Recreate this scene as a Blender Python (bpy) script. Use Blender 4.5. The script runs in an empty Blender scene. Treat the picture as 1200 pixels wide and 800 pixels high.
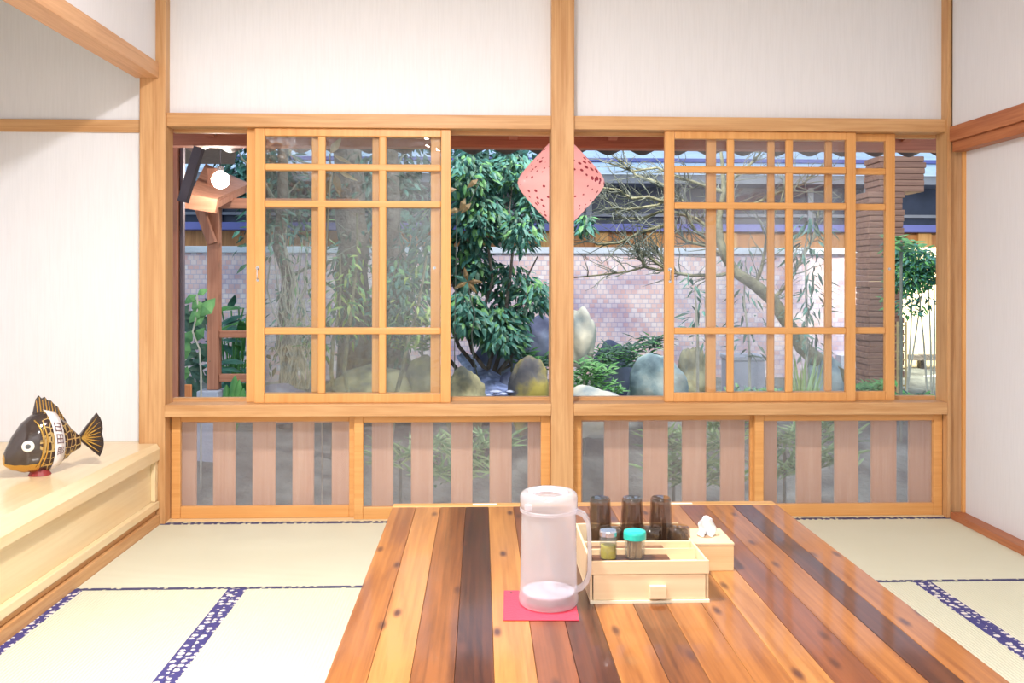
import bpy, bmesh, math, random
from mathutils import Vector, Matrix
C = bpy.context.scene
COL = bpy.context.collection
random.seed(7)
R = math.radians

# ------------------------------------------------------------------ camera
F, YAW, ROLL, CY, H = 1039.79, .0351, -.0018, 326.84, 1.11
cam_d = bpy.data.cameras.new('camera'); cam = bpy.data.objects.new('camera', cam_d); COL.objects.link(cam)
cam.location = (0, 0, H); cam.rotation_mode = 'XYZ'
cam.matrix_world = Matrix.Translation((0, 0, H)) @ Matrix.Rotation(-YAW, 4, 'Z') @ Matrix.Rotation(R(90), 4, 'X') @ Matrix.Rotation(-ROLL, 4, 'Z')
cam_d.sensor_width = 36; cam_d.lens = 36 * F / 1200; cam_d.shift_y = -(400 - CY) / 1200
cam_d.clip_start = .05; cam_d.clip_end = 200
C.camera = cam
C.view_settings.view_transform = 'Standard'; C.view_settings.look = 'None'
C.view_settings.gamma = 1; C.view_settings.use_curve_mapping = False
C.view_settings.exposure = 0.35

def U(px, py, x=None, y=None, z=None):
    """point of the place seen at a photo position, at a real depth / height"""
    a, b = px - 600, py - CY
    cr, sr = math.cos(ROLL), math.sin(ROLL)
    u = a * cr + b * sr; v = -a * sr + b * cr
    c, s = math.cos(YAW), math.sin(YAW)
    d = Vector((u * c + F * s, -u * s + F * c, -v))
    t = y / d.y if y is not None else x / d.x if x is not None else (z - H) / d.z
    return d * t + Vector((0, 0, H))

# ------------------------------------------------------------------ world and lights
w = bpy.data.worlds.new('world'); C.world = w; w.use_nodes = True
bg = w.node_tree.nodes['Background']; bg.inputs[0].default_value = (.62, .78, 1.0, 1); bg.inputs[1].default_value = 1.05

def area(name, loc, size, power, color, rot=(0, 0, 0), spread=180, shape='DISK', size_y=None):
    l = bpy.data.lights.new(name, 'AREA'); l.shape = shape; l.size = size; l.energy = power; l.color = color; l.spread = R(spread)
    if size_y: l.size_y = size_y
    o = bpy.data.objects.new(name, l); o.location = loc; o.rotation_euler = rot; COL.objects.link(o); return o
area('room_lamp_light', (-.45, 1.75, 2.60), .24, 88, (1.0, .975, .965))
area('rear_fill_light', (-.1, -.5, 2.60), .4, 50, (1.0, .975, .965))  # added fill behind the viewer
# two added lamps that brighten the garden and the cream wall at the right
area('garden_fill_light', (1.2, 5.6, 3.4), .5, 115, (1.0, .93, .90), (R(32), 0, 0))
area('cream_wall_fill_light', (4.6, 8.0, 2.4), .3, 75, (1.0, .94, .80), (R(50), 0, 0), 100)

# ------------------------------------------------------------------ materials
def new_mat(name):
    m = bpy.data.materials.new(name); m.use_nodes = True
    nt = m.node_tree; return m, nt, nt.nodes['Principled BSDF']
def plain(name, col, rough=.5, metal=0, bump=0, bscale=60, var=0, vscale=4, coat=0, spec=.5, sub=0):
    m, nt, p = new_mat(name); p.inputs['Roughness'].default_value = rough; p.inputs['Metallic'].default_value = metal
    p.inputs['Coat Weight'].default_value = coat; p.inputs['Specular IOR Level'].default_value = spec
    p.inputs['Base Color'].default_value = (*col, 1)
    tc = nt.nodes.new('ShaderNodeTexCoord')
    if var:
        n = nt.nodes.new('ShaderNodeTexNoise'); n.inputs['Scale'].default_value = vscale; n.inputs['Detail'].default_value = 4
        nt.links.new(tc.outputs['Object'], n.inputs['Vector'])
        r = nt.nodes.new('ShaderNodeValToRGB'); r.color_ramp.elements[0].position = .3; r.color_ramp.elements[1].position = .7
        r.color_ramp.elements[0].color = (*[c * (1 - var) for c in col], 1); r.color_ramp.elements[1].color = (*[min(1, c * (1 + var)) for c in col], 1)
        nt.links.new(n.outputs['Fac'], r.inputs[0]); nt.links.new(r.outputs[0], p.inputs['Base Color'])
    if bump:
        n = nt.nodes.new('ShaderNodeTexNoise'); n.inputs['Scale'].default_value = bscale; n.inputs['Detail'].default_value = 5
        nt.links.new(tc.outputs['Object'], n.inputs['Vector'])
        b = nt.nodes.new('ShaderNodeBump'); b.inputs['Strength'].default_value = bump; b.inputs['Distance'].default_value = .02
        nt.links.new(n.outputs['Fac'], b.inputs['Height']); nt.links.new(b.outputs[0], p.inputs['Normal'])
    return m
def wood(name, c1, c2, axis='z', scale=1.0, rough=.45, knots=0, contrast=.5, coat=0, knotcol=(.12, .04, .02)):
    """streaky grain running along one axis, with optional dark knots"""
    m, nt, p = new_mat(name); L = nt.links.new
    tc = nt.nodes.new('ShaderNodeTexCoord'); mp = nt.nodes.new('ShaderNodeMapping')
    s = {'x': (1.2, 16, 16), 'y': (16, 1.2, 16), 'z': (16, 16, 1.2)}[axis]
    mp.inputs['Scale'].default_value = [v * scale for v in s]
    L(tc.outputs['Object'], mp.inputs['Vector'])
    n = nt.nodes.new('ShaderNodeTexNoise'); n.inputs['Scale'].default_value = 1.6; n.inputs['Detail'].default_value = 6; n.inputs['Roughness'].default_value = .6; n.inputs['Distortion'].default_value = .6
    L(mp.outputs[0], n.inputs['Vector'])
    mp2 = nt.nodes.new('ShaderNodeMapping'); mp2.inputs['Scale'].default_value = [v * scale * 5 if v > 5 else v * scale for v in s]
    L(tc.outputs['Object'], mp2.inputs['Vector'])
    n2 = nt.nodes.new('ShaderNodeTexNoise'); n2.inputs['Scale'].default_value = 1.5; n2.inputs['Detail'].default_value = 2
    L(mp2.outputs[0], n2.inputs['Vector'])
    mx = nt.nodes.new('ShaderNodeMath'); mx.operation = 'MULTIPLY_ADD'; mx.inputs[1].default_value = .35
    L(n2.outputs['Fac'], mx.inputs[0]); 
    sc = nt.nodes.new('ShaderNodeMath'); sc.operation = 'MULTIPLY'; sc.inputs[1].default_value = .65
    L(n.outputs['Fac'], sc.inputs[0]); L(sc.outputs[0], mx.inputs[2])
    r = nt.nodes.new('ShaderNodeValToRGB'); e = r.color_ramp.elements
    e[0].position = .5 - contrast * .25; e[1].position = .5 + contrast * .25; e[0].color = (*c1, 1); e[1].color = (*c2, 1)
    L(mx.outputs[0], r.inputs[0]); out = r.outputs[0]
    if knots:
        mp3 = nt.nodes.new('ShaderNodeMapping'); mp3.inputs['Scale'].default_value = {'x': (3, 9, 0), 'y': (9, 3.2, 0), 'z': (9, 9, 3)}[axis]
        L(tc.outputs['Object'], mp3.inputs['Vector'])
        v = nt.nodes.new('ShaderNodeTexVoronoi'); v.voronoi_dimensions = '2D'; v.inputs['Scale'].default_value = knots; v.inputs['Randomness'].default_value = 1
        L(mp3.outputs[0], v.inputs['Vector'])
        kr = nt.nodes.new('ShaderNodeValToRGB'); k = kr.color_ramp.elements
        k[0].position = .03; k[0].color = (0, 0, 0, 1); k[1].position = .11; k[1].color = (1, 1, 1, 1)
        L(v.outputs['Distance'], kr.inputs[0])
        mm = nt.nodes.new('ShaderNodeMix'); mm.data_type = 'RGBA'; mm.inputs[6].default_value = (*knotcol, 1)
        L(kr.outputs[0], mm.inputs[0]); L(out, mm.inputs[7]); out = mm.outputs[2]
    L(out, p.inputs['Base Color']); p.inputs['Roughness'].default_value = rough; p.inputs['Coat Weight'].default_value = coat; p.inputs['Coat Roughness'].default_value = .08
    b = nt.nodes.new('ShaderNodeBump'); b.inputs['Strength'].default_value = .08; b.inputs['Distance'].default_value = .003
    L(mx.outputs[0], b.inputs['Height']); L(b.outputs[0], p.inputs['Normal'])
    return m
def thin_fresnel(nt, f0=.045):
    lw = nt.nodes.new('ShaderNodeLayerWeight'); lw.inputs[0].default_value = .5
    pw = nt.nodes.new('ShaderNodeMath'); pw.operation = 'POWER'; pw.inputs[1].default_value = 5; nt.links.new(lw.outputs['Facing'], pw.inputs[0])
    ma = nt.nodes.new('ShaderNodeMath'); ma.operation = 'MULTIPLY_ADD'; ma.inputs[1].default_value = .9 - f0; ma.inputs[2].default_value = f0; nt.links.new(pw.outputs[0], ma.inputs[0]); return ma
def glassy(name, tint=(1, 1, 1), haze=0, hazecol=(.8, .8, .85), rough=.0, wav=0, refl=1.0):
    """thin window glass: see-through with mirror-like reflection by angle, and an optional light film"""
    m, nt, p = new_mat(name); L = nt.links.new; nt.nodes.remove(p); out = nt.nodes['Material Output']
    t = nt.nodes.new('ShaderNodeBsdfTransparent'); t.inputs[0].default_value = (*tint, 1)
    g = nt.nodes.new('ShaderNodeBsdfGlossy'); g.inputs['Roughness'].default_value = rough
    fr = thin_fresnel(nt)
    src = t.outputs[0]
    if haze:
        d = nt.nodes.new('ShaderNodeBsdfTranslucent'); d.inputs[0].default_value = (*hazecol, 1)
        d2 = nt.nodes.new('ShaderNodeBsdfDiffuse'); d2.inputs[0].default_value = (*hazecol, 1)
        a = nt.nodes.new('ShaderNodeMixShader'); a.inputs[0].default_value = .7; L(d.outputs[0], a.inputs[1]); L(d2.outputs[0], a.inputs[2])
        b = nt.nodes.new('ShaderNodeMixShader'); b.inputs[0].default_value = haze; L(src, b.inputs[1]); L(a.outputs[0], b.inputs[2]); src = b.outputs[0]
    if wav:
        tc = nt.nodes.new('ShaderNodeTexCoord'); n = nt.nodes.new('ShaderNodeTexNoise'); n.inputs['Scale'].default_value = 9
        L(tc.outputs['Object'], n.inputs['Vector']); bp = nt.nodes.new('ShaderNodeBump'); bp.inputs['Strength'].default_value = wav; bp.inputs['Distance'].default_value = .01
        L(n.outputs['Fac'], bp.inputs['Height']); L(bp.outputs[0], g.inputs['Normal'])
    ml = nt.nodes.new('ShaderNodeMath'); ml.operation = 'MULTIPLY'; ml.inputs[1].default_value = refl; L(fr.outputs[0], ml.inputs[0])
    x = nt.nodes.new('ShaderNodeMixShader'); L(ml.outputs[0], x.inputs[0]); L(src, x.inputs[1]); L(g.outputs[0], x.inputs[2]); L(x.outputs[0], out.inputs['Surface'])
    return m
def wallpaper(name, col):
    m, nt, p = new_mat(name); L = nt.links.new
    tc = nt.nodes.new('ShaderNodeTexCoord'); mp = nt.nodes.new('ShaderNodeMapping'); mp.inputs['Scale'].default_value = (160, 160, 7)
    L(tc.outputs['Object'], mp.inputs['Vector']); n = nt.nodes.new('ShaderNodeTexNoise'); n.inputs['Scale'].default_value = 1; n.inputs['Detail'].default_value = 3
    L(mp.outputs[0], n.inputs['Vector']); r = nt.nodes.new('ShaderNodeValToRGB'); e = r.color_ramp.elements
    e[0].position = .35; e[1].position = .6; e[0].color = (*[c * .965 for c in col], 1); e[1].color = (*col, 1)
    L(n.outputs['Fac'], r.inputs[0]); L(r.outputs[0], p.inputs['Base Color']); p.inputs['Roughness'].default_value = .75
    b = nt.nodes.new('ShaderNodeBump'); b.inputs['Strength'].default_value = .08; b.inputs['Distance'].default_value = .002
    L(n.outputs['Fac'], b.inputs['Height']); L(b.outputs[0], p.inputs['Normal']); return m
def tatami(name, axis):
    m, nt, p = new_mat(name); L = nt.links.new
    tc = nt.nodes.new('ShaderNodeTexCoord'); wv = nt.nodes.new('ShaderNodeTexWave'); wv.bands_direction = axis; wv.inputs['Scale'].default_value = 28; wv.inputs['Distortion'].default_value = .3
    L(tc.outputs['Object'], wv.inputs['Vector']); n = nt.nodes.new('ShaderNodeTexNoise'); n.inputs['Scale'].default_value = 3; L(tc.outputs['Object'], n.inputs['Vector'])
    r = nt.nodes.new('ShaderNodeValToRGB'); e = r.color_ramp.elements; e[0].color = (.67, .66, .50, 1); e[1].color = (.75, .74, .60, 1)
    ad = nt.nodes.new('ShaderNodeMath'); ad.operation = 'MULTIPLY_ADD'; ad.inputs[1].default_value = .35; L(wv.outputs['Fac'], ad.inputs[0]); 
    s = nt.nodes.new('ShaderNodeMath'); s.operation = 'MULTIPLY'; s.inputs[1].default_value = .65; L(n.outputs['Fac'], s.inputs[0]); L(s.outputs[0], ad.inputs[2])
    L(ad.outputs[0], r.inputs[0]); L(r.outputs[0], p.inputs['Base Color']); p.inputs['Roughness'].default_value = .6
    b = nt.nodes.new('ShaderNodeBump'); b.inputs['Strength'].default_value = .5; b.inputs['Distance'].default_value = .003; L(wv.outputs['Fac'], b.inputs['Height']); L(b.outputs[0], p.inputs['Normal'])
    return m
def heri(name, thin=False):
    """navy-violet brocade edging with pale flower shapes"""
    m, nt, p = new_mat(name); L = nt.links.new
    tc = nt.nodes.new('ShaderNodeTexCoord'); mp = nt.nodes.new('ShaderNodeMapping'); mp.inputs['Scale'].default_value = (30, 30, 0)
    L(tc.outputs['Object'], mp.inputs['Vector']); v = nt.nodes.new('ShaderNodeTexVoronoi'); v.inputs['Scale'].default_value = 1.25; v.inputs['Randomness'].default_value = .45; v.feature = 'F1'
    L(mp.outputs[0], v.inputs['Vector']); n = nt.nodes.new('ShaderNodeTexNoise'); n.inputs['Scale'].default_value = 260; L(tc.outputs['Object'], n.inputs['Vector'])
    ad = nt.nodes.new('ShaderNodeMath'); ad.operation = 'MULTIPLY_ADD'; ad.inputs[1].default_value = .35; L(n.outputs['Fac'], ad.inputs[0]); L(v.outputs['Distance'], ad.inputs[2])
    r = nt.nodes.new('ShaderNodeValToRGB'); e = r.color_ramp.elements; r.color_ramp.interpolation = 'CONSTANT'
    e[0].position = 0; e[0].color = (.72, .68, .66, 1); e[1].position = .555; e[1].color = (.05, .045, .20, 1)
    if thin: e[0].color = (.62, .60, .45, 1); e[1].color = (.05, .05, .14, 1); e[1].position = .5
    L(ad.outputs[0], r.inputs[0]); L(r.outputs[0], p.inputs['Base Color']); p.inputs['Roughness'].default_value = .7
    return m
def leafmat(name, c1, c2, rough=.55, sc=6):
    m = plain(name, c1, rough=rough); nt = m.node_tree; p = nt.nodes['Principled BSDF']; L = nt.links.new
    tc = nt.nodes.new('ShaderNodeTexCoord'); n = nt.nodes.new('ShaderNodeTexNoise'); n.inputs['Scale'].default_value = sc; L(tc.outputs['Object'], n.inputs['Vector'])
    r = nt.nodes.new('ShaderNodeValToRGB'); e = r.color_ramp.elements; e[0].position = .35; e[1].position = .65; e[0].color = (*c1, 1); e[1].color = (*c2, 1)
    L(n.outputs['Fac'], r.inputs[0]); L(r.outputs[0], p.inputs['Base Color'])
    p.inputs['Transmission Weight'].default_value = 0
    return m
def rockmat(name, c1, c2, c3, sc=5):
    m, nt, p = new_mat(name); L = nt.links.new
    tc = nt.nodes.new('ShaderNodeTexCoord'); n = nt.nodes.new('ShaderNodeTexNoise'); n.inputs['Scale'].default_value = sc; n.inputs['Detail'].default_value = 8; L(tc.outputs['Object'], n.inputs['Vector'])
    r = nt.nodes.new('ShaderNodeValToRGB'); e = r.color_ramp.elements; e[0].position = .35; e[1].position = .62; e[0].color = (*c1, 1); e[1].color = (*c3, 1)
    k = e.new(.48); k.color = (*c2, 1)
    L(n.outputs['Fac'], r.inputs[0]); L(r.outputs[0], p.inputs['Base Color']); p.inputs['Roughness'].default_value = .8
    b = nt.nodes.new('ShaderNodeBump'); b.inputs['Strength'].default_value = .6; b.inputs['Distance'].default_value = .04; L(n.outputs['Fac'], b.inputs['Height']); L(b.outputs[0], p.inputs['Normal'])
    return m
def brickmat(name, c1, c2, mortar, sx, bw=.5, rh=.25):
    m, nt, p = new_mat(name); L = nt.links.new
    tc = nt.nodes.new('ShaderNodeTexCoord'); sp = nt.nodes.new('ShaderNodeSeparateXYZ'); cb = nt.nodes.new('ShaderNodeCombineXYZ')
    L(tc.outputs['Object'], sp.inputs[0]); L(sp.outputs[0], cb.inputs[0]); L(sp.outputs[2], cb.inputs[1])
    br = nt.nodes.new('ShaderNodeTexBrick'); br.inputs['Scale'].default_value = sx; br.inputs['Brick Width'].default_value = bw; br.inputs['Row Height'].default_value = rh
    br.inputs['Mortar Size'].default_value = .02; br.inputs['Color1'].default_value = (*c1, 1); br.inputs['Color2'].default_value = (*c2, 1); br.inputs['Mortar'].default_value = (*mortar, 1)
    L(cb.outputs[0], br.inputs['Vector']); 
    n = nt.nodes.new('ShaderNodeTexNoise'); n.inputs['Scale'].default_value = 2.2; n.inputs['Detail'].default_value = 6; L(tc.outputs['Object'], n.inputs['Vector'])
    r = nt.nodes.new('ShaderNodeValToRGB'); e = r.color_ramp.elements; e[0].position = .36; e[1].position = .56; e[0].color = (.62, .62, .78, 1); e[1].color = (1, 1, 1, 1); L(n.outputs['Fac'], r.inputs[0])
    mx = nt.nodes.new('ShaderNodeMix'); mx.data_type = 'RGBA'; mx.blend_type = 'MULTIPLY'; mx.inputs[0].default_value = 1; L(br.outputs[0], mx.inputs[6]); L(r.outputs[0], mx.inputs[7])
    L(mx.outputs[2], p.inputs['Base Color']); p.inputs['Roughness'].default_value = .85
    b = nt.nodes.new('ShaderNodeBump'); b.inputs['Strength'].default_value = .5; b.inputs['Distance'].default_value = .01; b.invert = True; L(br.outputs['Fac'], b.inputs['Height']); L(b.outputs[0], p.inputs['Normal'])
    return m
def emit(name, col, s):
    m, nt, p = new_mat(name); p.inputs['Emission Color'].default_value = (*col, 1); p.inputs['Emission Strength'].default_value = s; p.inputs['Base Color'].default_value = (*col, 1); return m

HC1, HC2 = (.52, .26, .10), (.68, .40, .19)
W = {a: wood('hinoki_' + a, HC1, HC2, a, 1, .5) for a in 'xyz'}
WS = {a: wood('sash_wood_' + a, (.66, .30, .085), (.80, .42, .15), a, 1, .4, contrast=.7) for a in 'xyz'}
WR = {a: wood('red_beam_' + a, (.34, .10, .04), (.50, .19, .08), a, 1, .5) for a in 'xyz'}
PALE = {a: wood('pale_slab_' + a, (.76, .57, .32), (.87, .71, .45), a, .7, .3, contrast=.8, coat=.25) for a in 'xyz'}
M = dict(
    paper=wallpaper('wallpaper', (.82, .825, .87)),
    paper_r=wallpaper('fusuma_paper', (.76, .765, .82)),
    ceil=plain('ceiling_white', (.78, .74, .68), .8),
    tat_x=tatami('tatami_across', 'X'), tat_y=tatami('tatami_along', 'Y'), heri=heri('mat_edging'), heri_thin=heri('mat_edging_dark', True),
    glass=glassy('window_glass', (.97, .98, .99), haze=.012, wav=.12), glassw=glassy('rolled_glass', (.93, .95, .95), haze=.012, wav=.6, hazecol=(.72, .74, .78)),
    film=glassy('frosted_film', (.95, .95, .97), haze=.12, hazecol=(.70, .67, .72), rough=.35, refl=.5),
    slat=wood('cedar_slat', (.80, .46, .28), (.90, .58, .38), 'z', 1, .7),
    metal=plain('steel', (.6, .6, .62), .25, 1), dark=plain('dark_iron', (.06, .05, .05), .5),
    concrete=plain('concrete', (.42, .46, .55), .9, var=.12, bump=.3), soil=plain('soil', (.16, .175, .155), .95, var=.5, vscale=6, bump=.8, bscale=30),
    eave=wood('eave_cedar', (.46, .13, .065), (.62, .20, .10), 'x', 1, .6), eave_z=wood('porch_cedar', (.36, .14, .075), (.52, .24, .14), 'z', 1, .6),
    eave_x=wood('porch_cedar_x', (.36, .14, .075), (.52, .24, .14), 'x', 1, .6), greypost=wood('weathered_post', (.30, .19, .14), (.42, .29, .2), 'z', 1, .8), corr=plain('roof_sheet', (.10, .06, .055), .5, var=.2),
    brick=brickmat('garden_wall_brick', (.76, .50, .45), (.88, .80, .75), (.60, .53, .60), 5.2, .30, .25),
    cap=plain('wall_cap', (.62, .68, .72), .8, var=.12, bump=.2), logs=wood('stacked_log', (.20, .10, .07), (.36, .20, .13), 'x', 1, .75),
    roofm=plain('pale_metal_roof', (.62, .76, .92), .45, var=.15), fascia=plain('grey_fascia', (.30, .31, .34), .7, var=.1), darkglass=plain('dark_window', (.035, .045, .08), .45, var=.3),
    band=plain('violet_blue_ledge', (.15, .16, .42), .5), siding=wood('orange_siding', (.40, .16, .05), (.58, .27, .09), 'z', .8, .6), ochre=plain('ochre_wall', (.78, .66, .40), .8, var=.1),
    leaf=leafmat('teal_leaf', (.025, .12, .09), (.08, .25, .19)), leaf2=leafmat('green_leaf', (.05, .17, .05), (.16, .38, .12)), leafy=leafmat('yellow_green_leaf', (.20, .34, .05), (.42, .55, .16)),
    leafd=leafmat('dark_leaf', (.02, .07, .045), (.07, .16, .10)), leafb=leafmat('brown_leaf', (.16, .10, .04), (.26, .18, .07)), leafp=leafmat('pale_leaf', (.75, .68, .42), (.85, .78, .55)),
    fern=leafmat('fern_leaf', (.03, .16, .04), (.11, .34, .08)), grass=leafmat('blade_leaf', (.22, .45, .16), (.45, .65, .30)),
    bark=plain('mossy_bark', (.20, .20, .12), .9, var=.45, vscale=14, bump=.6), bark2=plain('grey_bark', (.14, .125, .105), .9, var=.45, vscale=12, bump=.9, bscale=40), twig=plain('twig', (.17, .19, .15), .9, var=.3),
    stem=plain('pale_stem', (.42, .42, .34), .8, var=.2, vscale=20), bam=plain('split_bamboo', (.55, .42, .20), .6, var=.2),
    rock_moss=rockmat('mossy_rock', (.035, .04, .055), (.10, .10, .10), (.42, .36, .08), 3.5), rock_cream=rockmat('cream_rock', (.20, .27, .30), (.50, .52, .45), (.72, .70, .55), 4),
    rock_teal=rockmat('teal_rock', (.07, .12, .15), (.20, .30, .32), (.42, .50, .46), 4), rock_olive=rockmat('olive_rock', (.08, .09, .07), (.24, .23, .13), (.46, .44, .25), 5), rock_blue=rockmat('blue_rock', (.05, .06, .12), (.11, .13, .22), (.22, .26, .36), 3),
    water=plain('rushing_water', (.26, .34, .60), .15, var=.6, vscale=9, bump=.5, bscale=18), foam=plain('foam', (.55, .62, .8), .4, bump=.5, bscale=40),
    path=plain('pale_path', (.80, .78, .70), .9, var=.08), bulb=emit('bulb_glow', (1, .97, .9), 60), lampdisc=emit('lamp_diffuser', (1, .96, .9), 3),
    orange=wood('orange_board', (.55, .18, .05), (.72, .30, .10), 'z', 1, .5),
    boxw=wood('box_ply', (.76, .56, .34), (.86, .69, .46), 'x', .7, .5, contrast=.8), boxin=plain('box_inside', (.86, .78, .60), .6), walnut=wood('walnut_tray', (.10, .04, .025), (.20, .09, .055), 'x', 1, .3),
    tissuebox=wood('tissue_box_wood', (.70, .45, .22), (.82, .58, .32), 'x', 1, .5, knots=.5, knotcol=(.45, .2, .06)), tissue=plain('tissue', (.88, .90, .95), .9),
    redmat=plain('red_silicone', (.72, .055, .10), .45, bump=.1, bscale=200), yellow=plain('yellow_spice', (.62, .50, .02), .6, var=.3, vscale=60), pick=wood('toothpick_wood', (.62, .38, .18), (.78, .54, .30), 'z', 3, .6),
    teal=plain('teal_lid', (.02, .55, .45), .35, coat=.3), silver=plain('silver_cap', (.62, .66, .75), .2, .9), jarglass=glassy('jar_glass', (.90, .92, .92), haze=.07, rough=.03),
    smoke=glassy('smoked_glass', (.68, .61, .55), rough=.02, haze=.06, hazecol=(.35, .28, .24), refl=1.5), white=plain('white_tape', (.85, .84, .80), .6),
    black=plain('lacquer_black', (.045, .032, .03), .12, coat=.6), gold=plain('gold_paint', (.62, .38, .10), .25, .8), eyew=plain('eye_white', (.85, .82, .74), .3), eyeg=plain('eye_grey', (.10, .11, .12), .3), ink=plain('ink', (.10, .03, .04), .6), bandw=plain('white_band', (.86, .82, .84), .6), redstand=plain('red_stand', (.28, .03, .03), .5),
)
def pitcher_mat():
    m, nt, p = new_mat('frosted_plastic'); L = nt.links.new; nt.nodes.remove(p); out = nt.nodes['Material Output']
    t = nt.nodes.new('ShaderNodeBsdfTransparent'); t.inputs[0].default_value = (.97, .95, .98, 1)
    d = nt.nodes.new('ShaderNodeBsdfDiffuse'); d.inputs[0].default_value = (.93, .95, 1, 1)
    tl = nt.nodes.new('ShaderNodeBsdfTranslucent'); tl.inputs[0].default_value = (.93, .95, 1, 1)
    g = nt.nodes.new('ShaderNodeBsdfGlossy'); g.inputs['Roughness'].default_value = .18
    a = nt.nodes.new('ShaderNodeMixShader'); a.inputs[0].default_value = .5; L(d.outputs[0], a.inputs[1]); L(tl.outputs[0], a.inputs[2])
    b = nt.nodes.new('ShaderNodeMixShader'); b.inputs[0].default_value = .42; L(t.outputs[0], b.inputs[1]); L(a.outputs[0], b.inputs[2])
    lw = thin_fresnel(nt, .06); x = nt.nodes.new('ShaderNodeMixShader'); L(lw.outputs[0], x.inputs[0]); L(b.outputs[0], x.inputs[1]); L(g.outputs[0], x.inputs[2])
    L(x.outputs[0], out.inputs['Surface']); return m
M['pitcher'] = pitcher_mat()
def lantern_mat():
    m, nt, p = new_mat('pink_silk'); L = nt.links.new
    tc = nt.nodes.new('ShaderNodeTexCoord'); v = nt.nodes.new('ShaderNodeTexVoronoi'); v.inputs['Scale'].default_value = 30; L(tc.outputs['Object'], v.inputs['Vector'])
    n = nt.nodes.new('ShaderNodeTexNoise'); n.inputs['Scale'].default_value = 7; L(tc.outputs['Object'], n.inputs['Vector'])
    ml = nt.nodes.new('ShaderNodeMath'); ml.operation = 'MULTIPLY_ADD'; ml.inputs[1].default_value = -.75; L(n.outputs['Fac'], ml.inputs[0]); L(v.outputs['Distance'], ml.inputs[2])
    r = nt.nodes.new('ShaderNodeValToRGB'); e = r.color_ramp.elements; e[0].position = 0; e[0].color = (.34, .05, .07, 1); e[1].position = .03; e[1].color = (.98, .60, .58, 1)
    ad = nt.nodes.new('ShaderNodeMath'); ad.operation = 'ADD'; ad.inputs[1].default_value = .12; L(ml.outputs[0], ad.inputs[0]); L(ad.outputs[0], r.inputs[0])
    L(r.outputs[0], p.inputs['Base Color']); p.inputs['Roughness'].default_value = .34; p.inputs['Coat Weight'].default_value = .4; p.inputs['Coat Roughness'].default_value = .22
    tl = nt.nodes.new('ShaderNodeBsdfTranslucent'); L(r.outputs[0], tl.inputs[0]); x = nt.nodes.new('ShaderNodeMixShader'); x.inputs[0].default_value = .5
    L(p.outputs[0], x.inputs[1]); L(tl.outputs[0], x.inputs[2]); L(x.outputs[0], nt.nodes['Material Output'].inputs['Surface'])
    return m
M['silk'] = lantern_mat()
def scale_mat():
    m, nt, p = new_mat('fish_scales'); L = nt.links.new
    tc = nt.nodes.new('ShaderNodeTexCoord'); mp = nt.nodes.new('ShaderNodeMapping'); mp.inputs['Scale'].default_value = (46, 46, 34); L(tc.outputs['Object'], mp.inputs['Vector'])
    v = nt.nodes.new('ShaderNodeTexVoronoi'); v.feature = 'DISTANCE_TO_EDGE'; v.inputs['Scale'].default_value = 1; v.inputs['Randomness'].default_value = .35; L(mp.outputs[0], v.inputs['Vector'])
    r = nt.nodes.new('ShaderNodeValToRGB'); e = r.color_ramp.elements; e[0].position = .045; e[1].position = .09; e[0].color = (.55, .38, .15, 1); e[1].color = (.06, .035, .03, 1)
    L(v.outputs['Distance'], r.inputs[0]); L(r.outputs[0], p.inputs['Base Color']); p.inputs['Roughness'].default_value = .2; p.inputs['Metallic'].default_value = .3
    b = nt.nodes.new('ShaderNodeBump'); b.inputs['Strength'].default_value = .6; b.inputs['Distance'].default_value = .004; L(v.outputs['Distance'], b.inputs['Height']); L(b.outputs[0], p.inputs['Normal']); return m
M['scales'] = scale_mat()

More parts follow.
